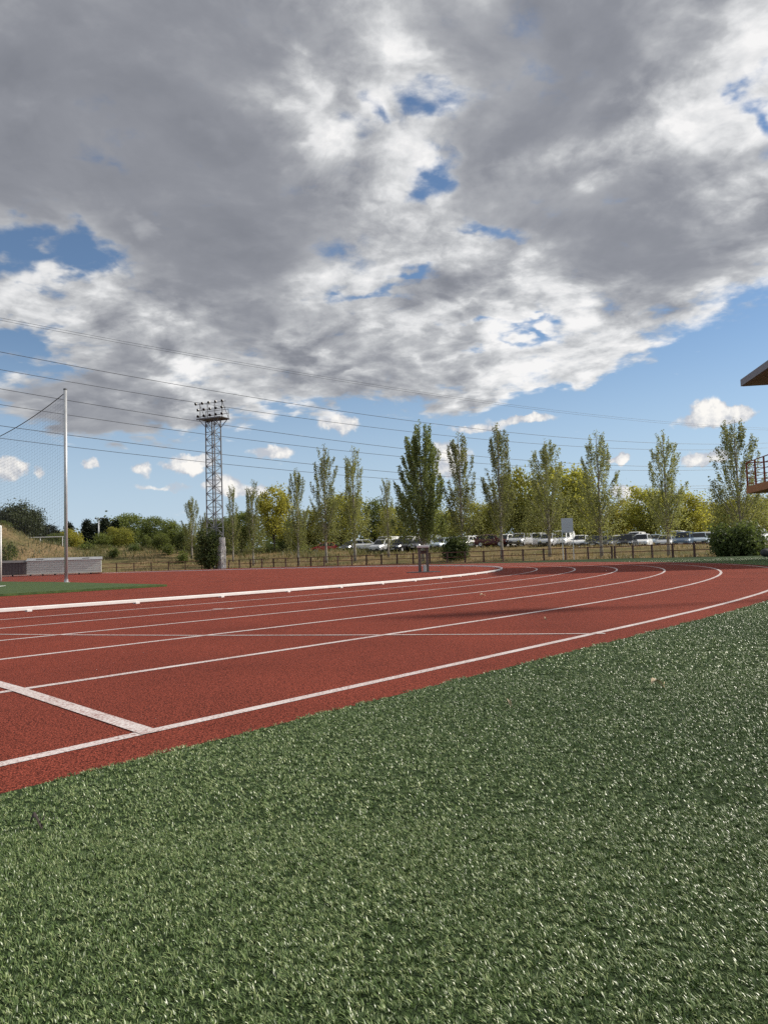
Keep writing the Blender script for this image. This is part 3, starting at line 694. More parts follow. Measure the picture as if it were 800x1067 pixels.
def make_poplar(H_, W_, n_lim, dens, low, leaf, sig=.11, clear=.15, sz=.062):
    """columnar poplar: many steep leaders feathered with leaves, open at the top, fuller low down"""
    P_ = []; T_ = []; limbs = []
    def env(z):
        z = z/H_; pts = [(0,.35),(.12,.8),(.28,1.0),(.5,.90),(.7,.74),(.85,.58),(.95,.36),(1,.16)]
        for (a, va), (b, vb) in zip(pts, pts[1:]):
            if z <= b: return W_/2*(va+(vb-va)*(z-a)/(b-a))
        return .05
    for k in range(n_lim):
        u = (k+nr.random())/n_lim; z0 = H_*(clear+.66*u*u**.3); a = k*2.4+nr.random()
        z1 = min(H_*(.84+.15*nr.random()), z0+H_*(.20+.26*nr.random())); r = env(z1)*(.55+.5*nr.random())
        p0 = np.array([0,0,z0]); p1 = np.array([math.cos(a)*r, math.sin(a)*r, z1]); ln = z1-z0
        n = int(dens*ln*(.75+.6*nr.random())); tb = .25+.3*nr.random()
        P_.append(limb_leaves(p0, p1, n, sig, t0=.2, curve=.45)); T_.append(tb+.3*nr.random(n))
        limbs.append((tuple(p0), tuple(p1), .03*(1.3-u)))
        for q in range(3):                                     # side shoots
            t = .35+.5*nr.random(); s0 = p0*(1-t)+p1*t+np.array([p1[0],p1[1],0])*.18; b_ = a+nr.uniform(-1.4,1.4); l_ = (.5+.7*nr.random())*(1.1-.5*u)
            s1 = s0+np.array([math.cos(b_)*l_*.32, math.sin(b_)*l_*.32, l_]); m_ = int(dens*l_*.7)
            P_.append(limb_leaves(s0, s1, m_, sig*.8)); T_.append(tb+.3*nr.random(m_))
    n = int(dens*H_*.12); z = H_*(.80+.20*nr.random(n)); P_.append(np.stack([nr.normal(size=n)*.10, nr.normal(size=n)*.10, z],1)); T_.append(.3+.3*nr.random(n))
    for k in range(30):
        a = nr.random()*6.283; zc = H_*(.20+.30*nr.random()**1.4); r = env(zc)*(.2+.8*nr.random()); n = int(low*(.4+nr.random()))
        P_.append(np.array([math.cos(a)*r, math.sin(a)*r, zc])+nr.normal(size=(n,3))*np.array([.28,.28,.5])); T_.append(.45+.5*nr.random(n))
    P_ = np.concatenate(P_); T_ = np.concatenate(T_); keep = P_[:,2] > H_*clear*.75; P_ = P_[keep]; T_ = T_[keep]
    crown = leaf_mesh('crown', P_, sz*(.6+.8*nr.random(len(P_))), T_, leaf)
    return trunk_mb(H_*.97, H_*.0095+.03, .08, .12, 9, limbs).mesh('trunk', MAT['barkw'], True), crown
def make_round(H_, W_, n_cl, per, leaf, clear=.28, sz=.13, bias=.45, cone=False, flat_=1.0, bark='bark'):
    """spreading tree: many leaf clumps through the crown's volume on a forked trunk"""
    P_ = []; T_ = []; limbs = []; hz = H_*(1-clear)
    for k in range(n_cl):
        while True:
            v = nr.uniform(-1,1,3)
            if v@v < 1 and (v@v > .12 or nr.random() < .3): break
        zc = H_*clear+hz*(v[2]*.5+.5)
        w = (1-(zc/H_-clear)/(1-clear))*1.05+.05 if cone else 1.0
        c = np.array([v[0]*W_/2*w, v[1]*W_/2*w, zc]); n = int(per*(.5+nr.random())); s_ = W_*.085*(.7+.7*nr.random())
        P_.append(c+nr.normal(size=(n,3))*np.array([s_,s_,s_*.75*flat_])); T_.append(np.full(n, bias+.35*(nr.random()-.5))+.35*(nr.random(n)-.5)+.12*v[2])
        if k % 3 == 0: limbs.append(((0,0,H_*clear*.8+.3*nr.random()*hz*.5), tuple(c*np.array([.9,.9,1])), .05))
    P_ = np.concatenate(P_); T_ = np.concatenate(T_)
    return trunk_mb(H_*(.93 if cone else .7), H_*.014+.03, .12, .25, 6, limbs).mesh('trunk', MAT[bark], True), leaf_mesh('crown', P_, sz*(.65+.7*nr.random(len(P_))), T_, leaf)
def plant(name, meshes, x, y, label, cat, group, rz=None, sc=(1,1,1), z=None):
    e = empty(name, (x, y, (H(x,y) if z is None else z)), rng.uniform(0,6.28) if rz is None else rz, label, cat, group); e.scale = sc
    obj('trunk', meshes[0], e); obj('crown', meshes[1], e); return e
def fence_Y(px):
    """depth of the fence along a photo column"""
    lo, hi = 20.0, 140.0
    for _ in range(40):
        m_ = (lo+hi)/2
        if fence_q(gx(px, m_), m_) < 0: lo = m_
        else: hi = m_
    return lo

POP = [make_poplar(11, 3.5, 34, 52, 80, LEAF['poplar']), make_poplar(11, 4.0, 40, 47, 98, LEAF['poplar']), make_poplar(11, 3.2, 30, 46, 86, LEAF['poplar'], clear=.14),
       make_poplar(11, 4.6, 44, 46, 130, LEAF['poplar'], .13)]
BIGPOP = make_poplar(13, 5.7, 74, 62, 200, LEAF['darkpop'], .15, .05, .085)
THIN = make_poplar(11, 2.6, 24, 36, 48, LEAF['poplar'], clear=.16)
# px, top y, metres behind the fence, variant, width factor, label
poplars = [
 (200,517,10,0,1.05,'slim grey green poplar left of the floodlight tower above the dry bank'),
 (214,533,14,2,.8,'short sparse poplar half hidden just left of the lattice floodlight tower'),
 (243,504,9,5,.9,'thin nearly bare poplar just right of the floodlight tower'),
 (264,499,7,2,1.0,'slim pale poplar beside the yellow tree right of the floodlight tower'),
 (311,487,7,0,.95,'slim poplar left of the red car, shorter than its right neighbour'),
 (340,462,7,1,1.0,'tall airy poplar rising in front of the red parked car'),
 (370,464,7,2,1.05,'tall airy poplar directly left of the small white hatchback'),
 (405,497,9,5,1.0,'short thin poplar between the white van and the tall airy poplar'),
 (441,437,5,9,1.0,'biggest and darkest poplar, full from the ground to its top'),
 (482,450,6,0,1.15,'poplar with a dark bush at its foot, right of the biggest poplar'),
 (523,440,6,0,1.05,'tall narrow poplar behind the dark red parked car'),
 (573,456,7,3,1.05,'broad loose poplar merging with yellow trees left of the notice board'),
 (627,447,5,1,1.1,'tall poplar right of the notice board in front of the black car'),
 (697,447,8,1,1.0,'slender pointed poplar standing before the silver saloon car'),
 (773,433,6,3,1.0,'many stemmed poplar behind the dark hedge beside the balcony'),
]
for px, yt, beh, v, wf, lab in poplars:
    Y = fence_Y(px)+beh; x = gx(px, Y); z = H(x, Y); h = at(px, yt, Y).z-z
    ms = BIGPOP if v == 9 else THIN if v == 5 else POP[v]; h0 = 13 if v == 9 else 11
    plant('poplar_tree', ms, x, Y, lab, 'tree', 'columnar poplars behind the track fence', sc=(wf*(h/h0)**.5, wf*(h/h0)**.5, h/h0))

YEL = [make_round(7, 5, 80, 95, LEAF['yellow'], .16), make_round(7, 4.6, 70, 95, LEAF['yellow'], .2, bias=.62), make_round(7, 5.4, 90, 95, LEAF['yellow'], .18, bias=.28)]
GRN = [make_round(7, 5, 90, 100, LEAF['green'], .1), make_round(7, 4.6, 80, 95, LEAF['green'], .12, bias=.6)]
rounds = [
 (252,533,103,'G',34,'olive green round tree behind the floodlight tower cabinet'),
 (286,506,101,'Y1',36,'yellow leaved tree between the two slim pale poplars right of the tower'),
 (303,540,118,'G1',30,'small dark green tree in the gap right of the yellow tree'),
 (322,531,106,'Y',30,'yellow green tree directly above the red parked car'),
 (356,512,104,'Y2',40,'yellow green tree filling the gap between the two tall airy poplars'),
 (391,521,110,'G1',34,'green leafy tree above the small white hatchback'),
 (412,528,105,'Y',30,'golden round tree behind the short thin poplar'),
 (462,528,112,'Y2',34,'olive tree just right of the biggest dark poplar'),
 (503,520,106,'Y2',38,'yellow green tree above the white car with the rounded roof'),
 (514,528,116,'Y1',34,'golden yellow tree behind the narrow poplar and dark red car'),
 (540,486,96,'Y2',36,'tall yellow green tree leaning on the right of the narrow poplar'),
 (556,500,104,'Y',36,'mid height olive tree above the silver estate car'),
 (590,482,94,'Y2',58,'largest yellow green tree, broad crown behind the grey notice panel'),
 (611,508,100,'Y',36,'golden green tree just right of the grey notice panel'),
 (650,520,104,'Y1',38,'golden tree above the black off road car'),
 (677,504,98,'Y2',38,'olive yellow tree left of the slender pointed poplar'),
 (716,513,97,'Y',44,'yellow green tree right of the slender pointed poplar'),
 (740,523,112,'Y1',34,'small golden tree above the blue grey car'),
 (756,526,104,'G1',22,'dark green slim tree between the golden tree and the hedge poplar'),
 (778,515,84,'Y2',46,'olive tree behind the many stemmed poplar and hedge'),
 (806,519,90,'Y1',44,'golden tree half cut by the right edge below the balcony'),
 (232,540,116,'G',34,'green tree behind the lattice legs of the floodlight tower'),
]
for px, yt, Y, v, wpx, lab in rounds:
    Y += 10; x = gx(px, Y); z = H(x, Y); h = at(px, yt, Y).z-z; w = wpx*Y/800
    ms = {'Y':YEL,'G':GRN}[v[0]][int(v[1]) if len(v) > 1 else 0]; w0 = 5.0
    plant('round_tree', ms, x, Y, lab, 'tree', 'leafy trees round the car park', sc=(w/w0*1.1, w/w0*1.1, h/7*.97))
CON = [make_round(7, 3.4, 100, 90, LEAF['conifer'], .06, cone=True, sz=.14), make_round(7, 4.2, 100, 90, LEAF['conifer'], .1, sz=.14)]
PINE = make_round(7, 8, 170, 150, LEAF['pine'], .04, sz=.15, bias=.4)
bank = [
 ('pine_tree', PINE, 20, 526, 120, 44, 8, 'broad round dark green pine on the hill at the left edge', 'trees on the dry bank'),
 ('pine_tree', CON[1], 50, 546, 128, 22, 4.2, 'low grey green tree right of the broad round pine', 'trees on the dry bank'),
 ('conifer_tree', CON[0], 72, 543, 126, 16, 3.4, 'dark conifer behind the tall net pole and the yellow shrub', 'dark conifers on the bank'),
 ('conifer_tree', CON[0], 91, 540, 126, 18, 3.4, 'dark conifer just left of the pale lamp pole', 'dark conifers on the bank'),
 ('conifer_tree', CON[1], 98, 545, 130, 22, 4.2, 'low dark conifer directly behind the pale lamp pole', 'dark conifers on the bank'),
 ('conifer_tree', CON[0], 110, 538, 127, 20, 3.4, 'dark conifer just right of the pale lamp pole', 'dark conifers on the bank'),
 ('conifer_tree', CON[0], 121, 540, 128, 18, 3.4, 'dark conifer above the yellow green bank tree', 'dark conifers on the bank'),
 ('leafy_tree', GRN[0], 135, 536, 130, 36, 5, 'broad mid green tree right of the dark conifers', 'trees on the dry bank'),
 ('leafy_tree', GRN[0], 161, 539, 122, 26, 5, 'dense green tree in the middle of the bank above the pale mound', 'trees on the dry bank'),
 ('leafy_tree', GRN[1], 181, 543, 118, 30, 5, 'light green bushy tree left of the slim grey green poplar', 'trees on the dry bank'),
 ('small_tree', YEL[1], 75, 552, 114, 24, 5, 'small bright yellow tree right behind the tall net pole', 'trees on the dry bank'),
 ('small_tree', YEL[2], 124, 549, 114, 25, 5, 'small yellow green tree in front of the dark conifers', 'trees on the dry bank'),
 ('leafy_tree', GRN[1], 153, 558, 108, 12, 5, 'little green sapling beside the pale mound on the bank', 'trees on the dry bank'),
 ('leafy_tree', GRN[1], 108, 556, 112, 22, 5, 'pale green shrubby tree in front of the low dark conifers', 'trees on the dry bank'),
 ('leafy_tree', GRN[1], 168, 556, 106, 20, 5, 'rounded light green tree low on the bank right of the sapling', 'trees on the dry bank'),
 ('leafy_tree', GRN[0], 192, 553, 108, 18, 5, 'green bushy tree at the foot of the slim grey green poplar', 'trees on the dry bank'),
 ('leafy_tree', GRN[0], 221, 541, 110, 26, 5, 'dense green tree showing left of the lattice tower legs', 'trees on the dry bank'),
 ('leafy_tree', GRN[0], 58, 556, 112, 20, 5, 'dark olive shrubby tree left of the small bright yellow tree', 'trees on the dry bank'),
 ('leafy_tree', GRN[0], -6, 556, 106, 30, 5, 'olive shrubby tree on the hill cut by the left edge', 'trees on the dry bank'),
]
for nm, ms, px, yt, Y, wpx, w0, lab, grp in bank:
    x = gx(px, Y); z = H(x, Y)-.7; h = at(px, yt, Y).z-z; w = wpx*Y/800
    plant(nm, ms, x, Y, lab, 'tree', grp, sc=(w/w0, w/w0, max(h, 1.2)/7), z=z)
def bush(px, Y, ytop, wpx, label, n=60, per=60, leaf='bush', tall=False, rz=0):
    x = gx(px, Y); z = H(x, Y); h = at(px, ytop, Y).z-z; w = wpx*Y/800; P_ = []; T_ = []
    for k in range(n):
        v = nr.uniform(-1,1,3); v /= max(1, np.linalg.norm(v)*1.02); c = np.array([v[0]*w/2*.92, v[1]*min(w/2,1.6)*.9, h*(.5+.46*v[2])]); m_ = int(per*(.6+.8*nr.random()))
        s_ = .14+.22*nr.random(); P_.append(c*np.array([1,1,.75+.5*nr.random()])+nr.normal(size=(m_,3))*np.array([s_,s_,s_*1.2])); T_.append(.25+.5*nr.random()+.3*(nr.random(m_)-.5))
    P_ = np.concatenate(P_); T_ = np.concatenate(T_); P_ = P_[P_[:,2] > .02]
    e = empty('shrub', (x, Y, z), rz, label, 'shrub'); st_ = MB()
    for k in range(7): a = k*.9; st_.tube([(0,0,-.1),(math.cos(a)*w*.2,math.sin(a)*w*.2,h*.5),(math.cos(a)*w*.33,math.sin(a)*w*.3,h*.85)],[.04,.025,.008],5)
    st_.build('stem', MAT['bark'], e)
    obj('foliage', leaf_mesh('foliage', P_, .075+.07*nr.random(len(P_)), T_[:len(P_)], LEAF[leaf]), e)
bush(217, 87.2, 555, 24, 'tall dark green shrub at the foot of the floodlight tower', 70, 90)
bush(768, 50.5, 553, 52, 'broad low dark green hedge at the right end of the fence', 90, 90, rz=-.5)
bush(476, 74.2, 563, 25, 'dark bush at the foot of the poplar right of the biggest poplar', 60, 70)
bush(8, 90, 566, 22, 'olive yellow shrub at the left edge behind the brown mat cover', 30, 50, 'green')

for k, (px, Y, yt, w_, lf, lab) in enumerate([
 (176,101,570,9,'green','small green shrub on the dry bank left of the slim grey green poplar'), (139,103,569,11,'bush','dark low shrub on the dry bank under the pale mound'),
 (118,98,573,8,'green','little olive shrub above the right end of the grey mat cover'), (92,104,567,14,'green','broad olive shrub behind the grey mat cover and net pole'),
 (190,96,577,10,'green','low olive weed clump close behind the fence left of the tower shrub'), (64,108,564,12,'bush','dark shrub under the small yellow tree on the bank'),
 (276,108,566,16,'bush','dark low shrub under the yellow leaved tree'), (297,112,566,14,'bush','dark low shrub right of the yellow leaved tree')]):
    bush(px, Y, yt, w_, lab, 16, 40, lf)
# pale lamp pole and white barrier on the bank
Y = 117; c = Vector((gx(103, Y), Y, 0)); c.z = H(c.x, c.y)-.1
e = empty('lamp_pole', c, 0, 'pale grey lamp pole with a small double head on the dry bank', 'lamp pole')
ht = at(103, 540, Y).z-c.z
MB().tube([(0,0,0),(0,0,ht)], [.13,.09], 8).build('shaft', MAT['alu'], e, smooth=True)
MB().bar((-.5,0,ht-.1),(.5,0,ht-.1),.1).build('crossarm', MAT['steel'], e)
for x in (-.42,.42): MB().box((x,-.05,ht+.02), (.22,.4,.14), 0, .7).build('lamp_head', MAT['dark'], e)
Y = 104; a, b2 = at(24, 560.5, Y), at(66, 559.2, Y)
e = empty('white_barrier', (a.x, Y, 0), 0, 'long white horizontal bar on posts in the dry grass behind the mat covers', 'barrier')
MB().tube([(0,0,a.z),(b2.x-a.x,0,b2.z)], .06, 8).build('bar', MAT['white'], e)
for f_ in (.02,.43,.98):
    xx = (b2.x-a.x)*f_; zt = a.z+(b2.z-a.z)*f_; MB().tube([(xx,0,H(a.x+xx,Y)-.2),(xx,0,zt)], .06, 8).build('post', MAT['white'], e)

# ------------------------------------------------------------------ far wood behind the car park, and rough grass
pp = []; tt = []
for k in range(1700):
    t = nr.uniform(-.55,.60); Y = nr.uniform(135,175); x = t*Y; h = 5.4*(.5+.5*nr.random())*(1+.25*math.sin(t*31)); n = 26
    pp.append(np.array([x, Y, H(x,Y)+h*nr.random()**1.5])+nr.normal(size=(n,3))*np.array([.9,.7,.55])); tt.append(.15+.5*nr.random()+.2*nr.random(n))
pp = np.concatenate(pp)
tag(obj('far_wood', leaf_mesh('far_wood', pp, .24+.16*nr.random(len(pp)), np.concatenate(tt), LEAF['green'])), 'low dark wood closing the view behind the car park', 'wood', kind='stuff')
def blades_mesh(name, pos, h, w, lean_sig, tint, mat, bend=.5, lean_dir=None, segs=2):
    """curved tapered blades standing on pos"""
    n = len(pos); a = nr.random(n)*6.2832; wd = np.stack([np.cos(a), np.sin(a), np.zeros(n)], 1)
    ld = np.stack([-np.sin(a), np.cos(a), np.zeros(n)], 1)*np.abs(nr.normal(size=n)*lean_sig)[:,None]
    if lean_dir is not None: ld = ld+np.array(lean_dir)
    up_ = np.array([0,0,1.0])
    d = up_+ld; d /= np.linalg.norm(d, axis=1)[:,None]; d2_ = up_*.55+ld*(1+bend); d2_ /= np.linalg.norm(d2_, axis=1)[:,None]
    hh = h[:,None]; ww = w[:,None]*wd*.5
    p1 = pos+d*hh*.55; p2 = p1+d2_*hh*.45
    v = np.stack([pos-ww, pos+ww, p1+ww*.9, p1-ww*.9, p2], 1).reshape(-1,3)
    me = bpy.data.meshes.new(name); me.vertices.add(5*n); me.loops.add(7*n); me.polygons.add(2*n)
    me.vertices.foreach_set('co', v.astype(np.float32).ravel())
    li = (np.arange(n)[:,None]*5+np.array([0,1,2,3, 3,2,4])).astype(np.int32); me.loops.foreach_set('vertex_index', li.ravel())
    ls = (np.arange(n)[:,None]*7+np.array([0,4])).astype(np.int32); me.polygons.foreach_set('loop_start', ls.ravel())
    at_ = me.attributes.new('tint', 'FLOAT', 'FACE'); at_.data.foreach_set('value', np.repeat(np.clip(tint,0,1),2).astype(np.float32))
    me.materials.append(mat); me.update(calc_edges=True); return me
def scatter(n, tr, yr, cond):
    out = []
    while len(out) < n:
        t = rng.uniform(*tr); y = math.sqrt(rng.uniform(yr[0]**2, yr[1]**2)); x = t*y
        if cond(x, y): out.append((x, y, H(x, y)-.01))
    return np.array(out)
def clumpy(x, y): return math.sin(x*.7+y*.3)+math.sin(x*.23-y*.55+2)+rng.uniform(-1.5,1.5) > -.2
gp = scatter(26000, (-.62,.56), (45,120), lambda x, y: .35 < fence_q(x,y) < 45 and clumpy(x, y))
gp = gp+np.concatenate([nr.normal(size=(len(gp),2))*.1, np.zeros((len(gp),1))], 1)
tag(obj('dry_grass', blades_mesh('dry_grass', gp, nr.uniform(.12,.42,len(gp)), nr.uniform(.03,.07,len(gp)), .5, .5+.3*nr.normal(size=len(gp)), LEAF['dry'])), 'dry straw coloured grass on the ground behind the fence', 'grass', kind='stuff')
gp = scatter(22000, (-.62,.1), (86,130), lambda x, y: fence_q(x,y) > 4+rng.uniform(0,14) and clumpy(x*1.3+9, y))
tag(obj('weeds', blades_mesh('weeds', gp, nr.uniform(.2,.75,len(gp)), nr.uniform(.05,.11,len(gp)), .5, .5+.3*nr.normal(size=len(gp)), LEAF['weed'])), 'green and straw weeds on the dry bank', 'weeds', kind='stuff')

# ------------------------------------------------------------------ cars
def paint(name, c, metal=.3): return M(name, c, .28, metal, .03, 1.5, spec=.5)
PAINT = dict(white=paint('white_car_paint',(.84,.84,.83),0), silver=paint('silver_car_paint',(.55,.56,.58),.2), grey=paint('grey_car_paint',(.13,.135,.145)), black=paint('black_car_paint',(.015,.015,.017),.1),
   red=paint('red_car_paint',(.42,.022,.028),.0), darkred=paint('dark_red_car_paint',(.085,.014,.014),.1), blue=paint('blue_grey_car_paint',(.11,.16,.23)), light=paint('pale_blue_car_paint',(.42,.50,.57),.1))
HEADL = M('headlight_glass', (.7,.72,.75), .1, .3, .05, 3); TAILL = M('tail_light', (.30,.012,.012), .25, 0, .1, 3); PLATE = M('number_plate', (.65,.65,.62), .4, 0, .05, 3)
TRIM = M('black_trim', (.02,.02,.022), .6, 0, .1, 5)
SHAPES = { # length, width, height, belt, bonnet, rear deck, xs of cabin: rear foot, rear top, front top, front foot
 'hatch': (4.0,1.74,1.48,.90,.88,.90, -1.95,-1.55, .35, 1.10), 'saloon': (4.55,1.8,1.45,.90,.86,.95, -1.55,-.85, .45, 1.20),
 'suv': (4.4,1.85,1.70,1.02,1.0,1.0, -2.1,-1.8, .45, 1.15), 'van': (4.7,1.88,1.95,1.05,1.05,1.05, -2.3,-2.2, 1.0, 1.75), 'estate': (4.6,1.8,1.5,.90,.86,.9, -2.2,-1.75, .4, 1.2)}
def make_car(shape, col, label, cat='car'):
    L_, W_, Ht, belt, bon, rear, cr0, cr1, cf1, cf0 = SHAPES[shape]; hw = W_/2
    e = empty('parked_car' if shape != 'van' else 'parked_van', (0,0,0), 0, label, cat, 'vehicles parked in rows in the car park')
    b = MB(); st_ = [(-L_/2, .42, rear*.86, .80), (-L_/2+.10, .28, rear, .93), (-L_/2+.5, .24, rear+.02, .99), (cr0+.4, .22, belt, 1.0), (0, .22, belt, 1.0), (cf0, .22, bon+.02, 1.0), (L_/2-.55, .24, bon-.06, .98), (L_/2-.12, .26, bon-.18, .90), (L_/2, .36, bon-.30, .74)]
    for x, z0, z1, k in st_:
        h = hw*k; b.v += [(x,-h*.92,z0),(x,-h,z0+.16),(x,-h,z1-.16),(x,-h*.90,z1),(x,h*.90,z1),(x,h,z1-.16),(x,h,z0+.16),(x,h*.92,z0)]
    n = len(st_)
    b.f = [(i*8+k, i*8+(k+1) % 8, i*8+8+(k+1) % 8, i*8+8+k) for i in range(n-1) for k in range(8)]+[tuple(reversed(range(8))), tuple(range((n-1)*8, n*8))]
    bw, tw = hw*.90, hw*.70
    zb, zt = belt-.03, Ht-.05
    ring = lambda z, xr, xf, w: [(xr,-w,z),(xf,-w*.96,z),(xf,w*.96,z),(xr,w,z)]
    o = len(b.v); b.v += ring(zb,cr0,cf0,bw)+ring(zt,cr1,cf1,tw)+ring(Ht,cr1+.25,cf1-.3,tw*.75)
    b.f += [(o+r*4+k, o+r*4+(k+1) % 4, o+r*4+4+(k+1) % 4, o+r*4+4+k) for r in range(2) for k in range(4)]+[(o+8,o+9,o+10,o+11)]
    b.build('body', PAINT[col], e)
    def lerp(a, c, t): return a+(c-a)*t
    def pt(fx, fz, side, push=.012):            # on the cabin side: fx 0 rear..1 front, fz 0 belt..1 roof
        xr, xf = lerp(cr0,cr1,fz), lerp(cf0,cf1,fz); w = lerp(bw,tw,fz)*lerp(1,.96,fx)
        return (lerp(xr,xf,fx), side*(w+push), lerp(zb,zt,fz)+.004)
    for s in (-1,1):
        for a0, a1 in ((.07,.46),(.50,.93)) if shape != 'van' else ((.62,.93),):
            MB().add([pt(a0,.14,s),pt(a1,.14,s),pt(min(a1,.95)-.02,.90,s),pt(a0+.02,.90,s)], [(0,1,2,3) if s < 0 else (3,2,1,0)]) if False else None
            g = MB(); v = [pt(a0,.14,s),pt(a1,.14,s),pt(a1-.02,.90,s),pt(a0+.02,.90,s)]; vi = [(p[0], p[1]-s*.02, p[2]) for p in v]
            g.add(v+vi, [(0,1,2,3),(7,6,5,4),(0,4,5,1),(1,5,6,2),(2,6,7,3),(3,7,4,0)]); g.build('side_window', MAT['glass'], e)
    for nm, xa, xb, sg_ in (('windscreen',cf0,cf1,1),('rear_window',cr0,cr1,-1)):
        if nm == 'rear_window' and shape == 'van' and col == 'white': pass
        g = MB(); v = []
        for fz, k in ((.10,.86),(.92,.88)):
            x = lerp(xa,xb,fz)+sg_*.012; w = lerp(bw,tw,fz)*k; z = lerp(zb,zt,fz)+.006; v += [(x,-w,z),(x,w,z)]
        v = [v[0],v[1],v[3],v[2]]; vi = [(p[0]-sg_*.02, p[1], p[2]-.004) for p in v]
        g.add(v+vi, [(0,1,2,3),(7,6,5,4),(0,4,5,1),(1,5,6,2),(2,6,7,3),(3,7,4,0)]); g.build(nm, MAT['glass'], e)
    for s in (-1,1):
        for x in (-L_/2+.78, L_/2-.82):
            w = MB().lathe([(.20,-.10),(.30,-.10),(.325,-.06),(.325,.06),(.30,.10),(.20,.10)], (0,0,0), (0,1,0), 16).build('wheel', MAT['black'], e); w.location = (x, s*(hw-.10), .325)
            MB().lathe([(.03,-.105),(.205,-.108),(.205,.108),(.03,.105)], (0,0,0), (0,1,0), 14).build('rim', PAINT['silver'], w)
        MB().box((L_/2-.10, s*hw*.62, bon-.27), (.16,.36,.14), 0, .9).build('headlight', HEADL, e)
        MB().box((-L_/2+.05, s*hw*.76, rear-.18), (.12,.22,.26), 0, .9).build('tail_light', TAILL, e)
        MB().box((cf0-.35, s*(bw+.12), belt+.07), (.12,.2,.14)).build('mirror', PAINT[col], e)
    MB().box((L_/2-.02, 0, .42), (.14, W_*.82, .18), 0, .9).build('bumper', TRIM, e); MB().box((-L_/2+.02, 0, .42), (.14, W_*.86, .2), 0, .9).build('bumper', TRIM, e)
    MB().box((-L_/2-.005, 0, .66), (.05, .5, .11)).build('number_plate', PLATE, e); MB().box((L_/2+.055, 0, .46), (.03, .5, .11)).build('number_plate', PLATE, e)
    return e
cars = [ # photo column, depth, yaw (degrees; 0 faces right, -90 faces the camera), shape, colour, label
 (338,112,172,'hatch','red','bright red hatchback, leftmost vehicle in the car park'),
 (367,108,-70,'estate','grey','dark grey estate car hidden behind the tall airy poplar'),
 (382,104,8,'hatch','white','small white hatchback seen from its side, beside the tall airy poplar'),
 (404,103,-98,'van','white','white van facing the fence behind the short thin poplar'),
 (399,97,-60,'suv','silver','silver off road car in front of the white van'),
 (417,95,-80,'suv','black','black off road car tight against the left of the white tall van'),
 (425,99,-62,'van','white','white tall van just left of the biggest dark poplar'),
 (437,96,-95,'hatch','grey','grey hatchback half behind the biggest dark poplar trunk'),
 (461,94,-60,'hatch','light','pale blue hatchback between the biggest poplar and the dark bush'),
 (497,95,-28,'hatch','white','white car with a rounded roof right of the dark bush'),
 (514,91,-30,'hatch','darkred','dark red car in front of the tall narrow poplar'),
 (543,90,-48,'estate','silver','silver estate car right of the tall narrow poplar'),
 (563,93,-40,'suv','white','white off road car behind the silver estate car'),
 (572,88,-100,'hatch','silver','silver hatchback facing the fence left of the notice board'),
 (588,90,-62,'van','white','white van directly behind the grey notice panel'),
 (606,88,-70,'hatch','white','white hatchback right of the notice board legs'),
 (622,86,-75,'saloon','black','black saloon in front of the tall poplar right of the notice board'),
 (634,92,-60,'estate','grey','dark grey estate right behind the poplar right of the notice board'),
 (654,86,-80,'suv','black','black off road car left of the large white car'),
 (670,89,-74,'suv','white','large white off road car beside the black one'),
 (684,96,-90,'hatch','light','pale blue hatchback between the large white car and silver saloon'),
 (695,87,-72,'saloon','silver','silver saloon facing the fence behind the slender pointed poplar'),
 (707,97,-90,'van','white','white van in the back row above the silver saloon'),
 (714,82,-84,'suv','blue','blue grey off road car near the right end of the front row'),
 (730,83,-68,'hatch','light','pale blue hatchback right of the blue grey off road car'),
 (738,94,-80,'suv','white','white off road car behind the pale blue hatchback at the right'),
 (753,85,-58,'saloon','white','white saloon left of the dark hedge, facing the fence'),
 (749,103,-20,'van','white','white van highest up in the back row above the white saloon'),
 (792,84,-70,'hatch','white','white hatchback above the hedge near the right edge'),
 (803,94,-60,'estate','black','black estate cut by the right edge under the balcony'),
]
cars += [
 (449,104,-58,'van','white','white van in the back row showing over the biggest poplar trunk'),
 (474,103,-55,'suv','silver','silver off road car in the back row above the dark bush'),
 (486,92,-58,'hatch','white','white hatchback against the right side of the dark bush'),
 (527,96,-56,'suv','white','white off road car right behind the dark red car'),
 (553,104,-52,'van','white','white van in the back row above the silver estate car'),
 (600,101,-56,'suv','silver','silver off road car in the back row right of the notice panel'),
 (645,97,-56,'hatch','white','white hatchback in the back row left of the black off road car'),
 (664,101,-54,'van','white','white van in the back row above the large white off road car'),
 (722,99,-56,'estate','silver','silver estate in the back row above the blue grey off road car'),
 (765,92,-56,'suv','silver','silver off road car half hidden by the left of the dark hedge'),
 (778,96,-54,'van','white','white van behind the hedge and the many stemmed poplar'),
]
for px, Y, yaw, shp, col, lab in cars:
    if yaw < -40: yaw = -119+rng.uniform(-5,5)
    c_ = make_car(shp, col, lab, 'van' if shp == 'van' else 'car'); x = gx(px, Y); c_.location = (x, Y, H(x, Y)+.02); c_.rotation_euler = (0,0,R_(yaw))

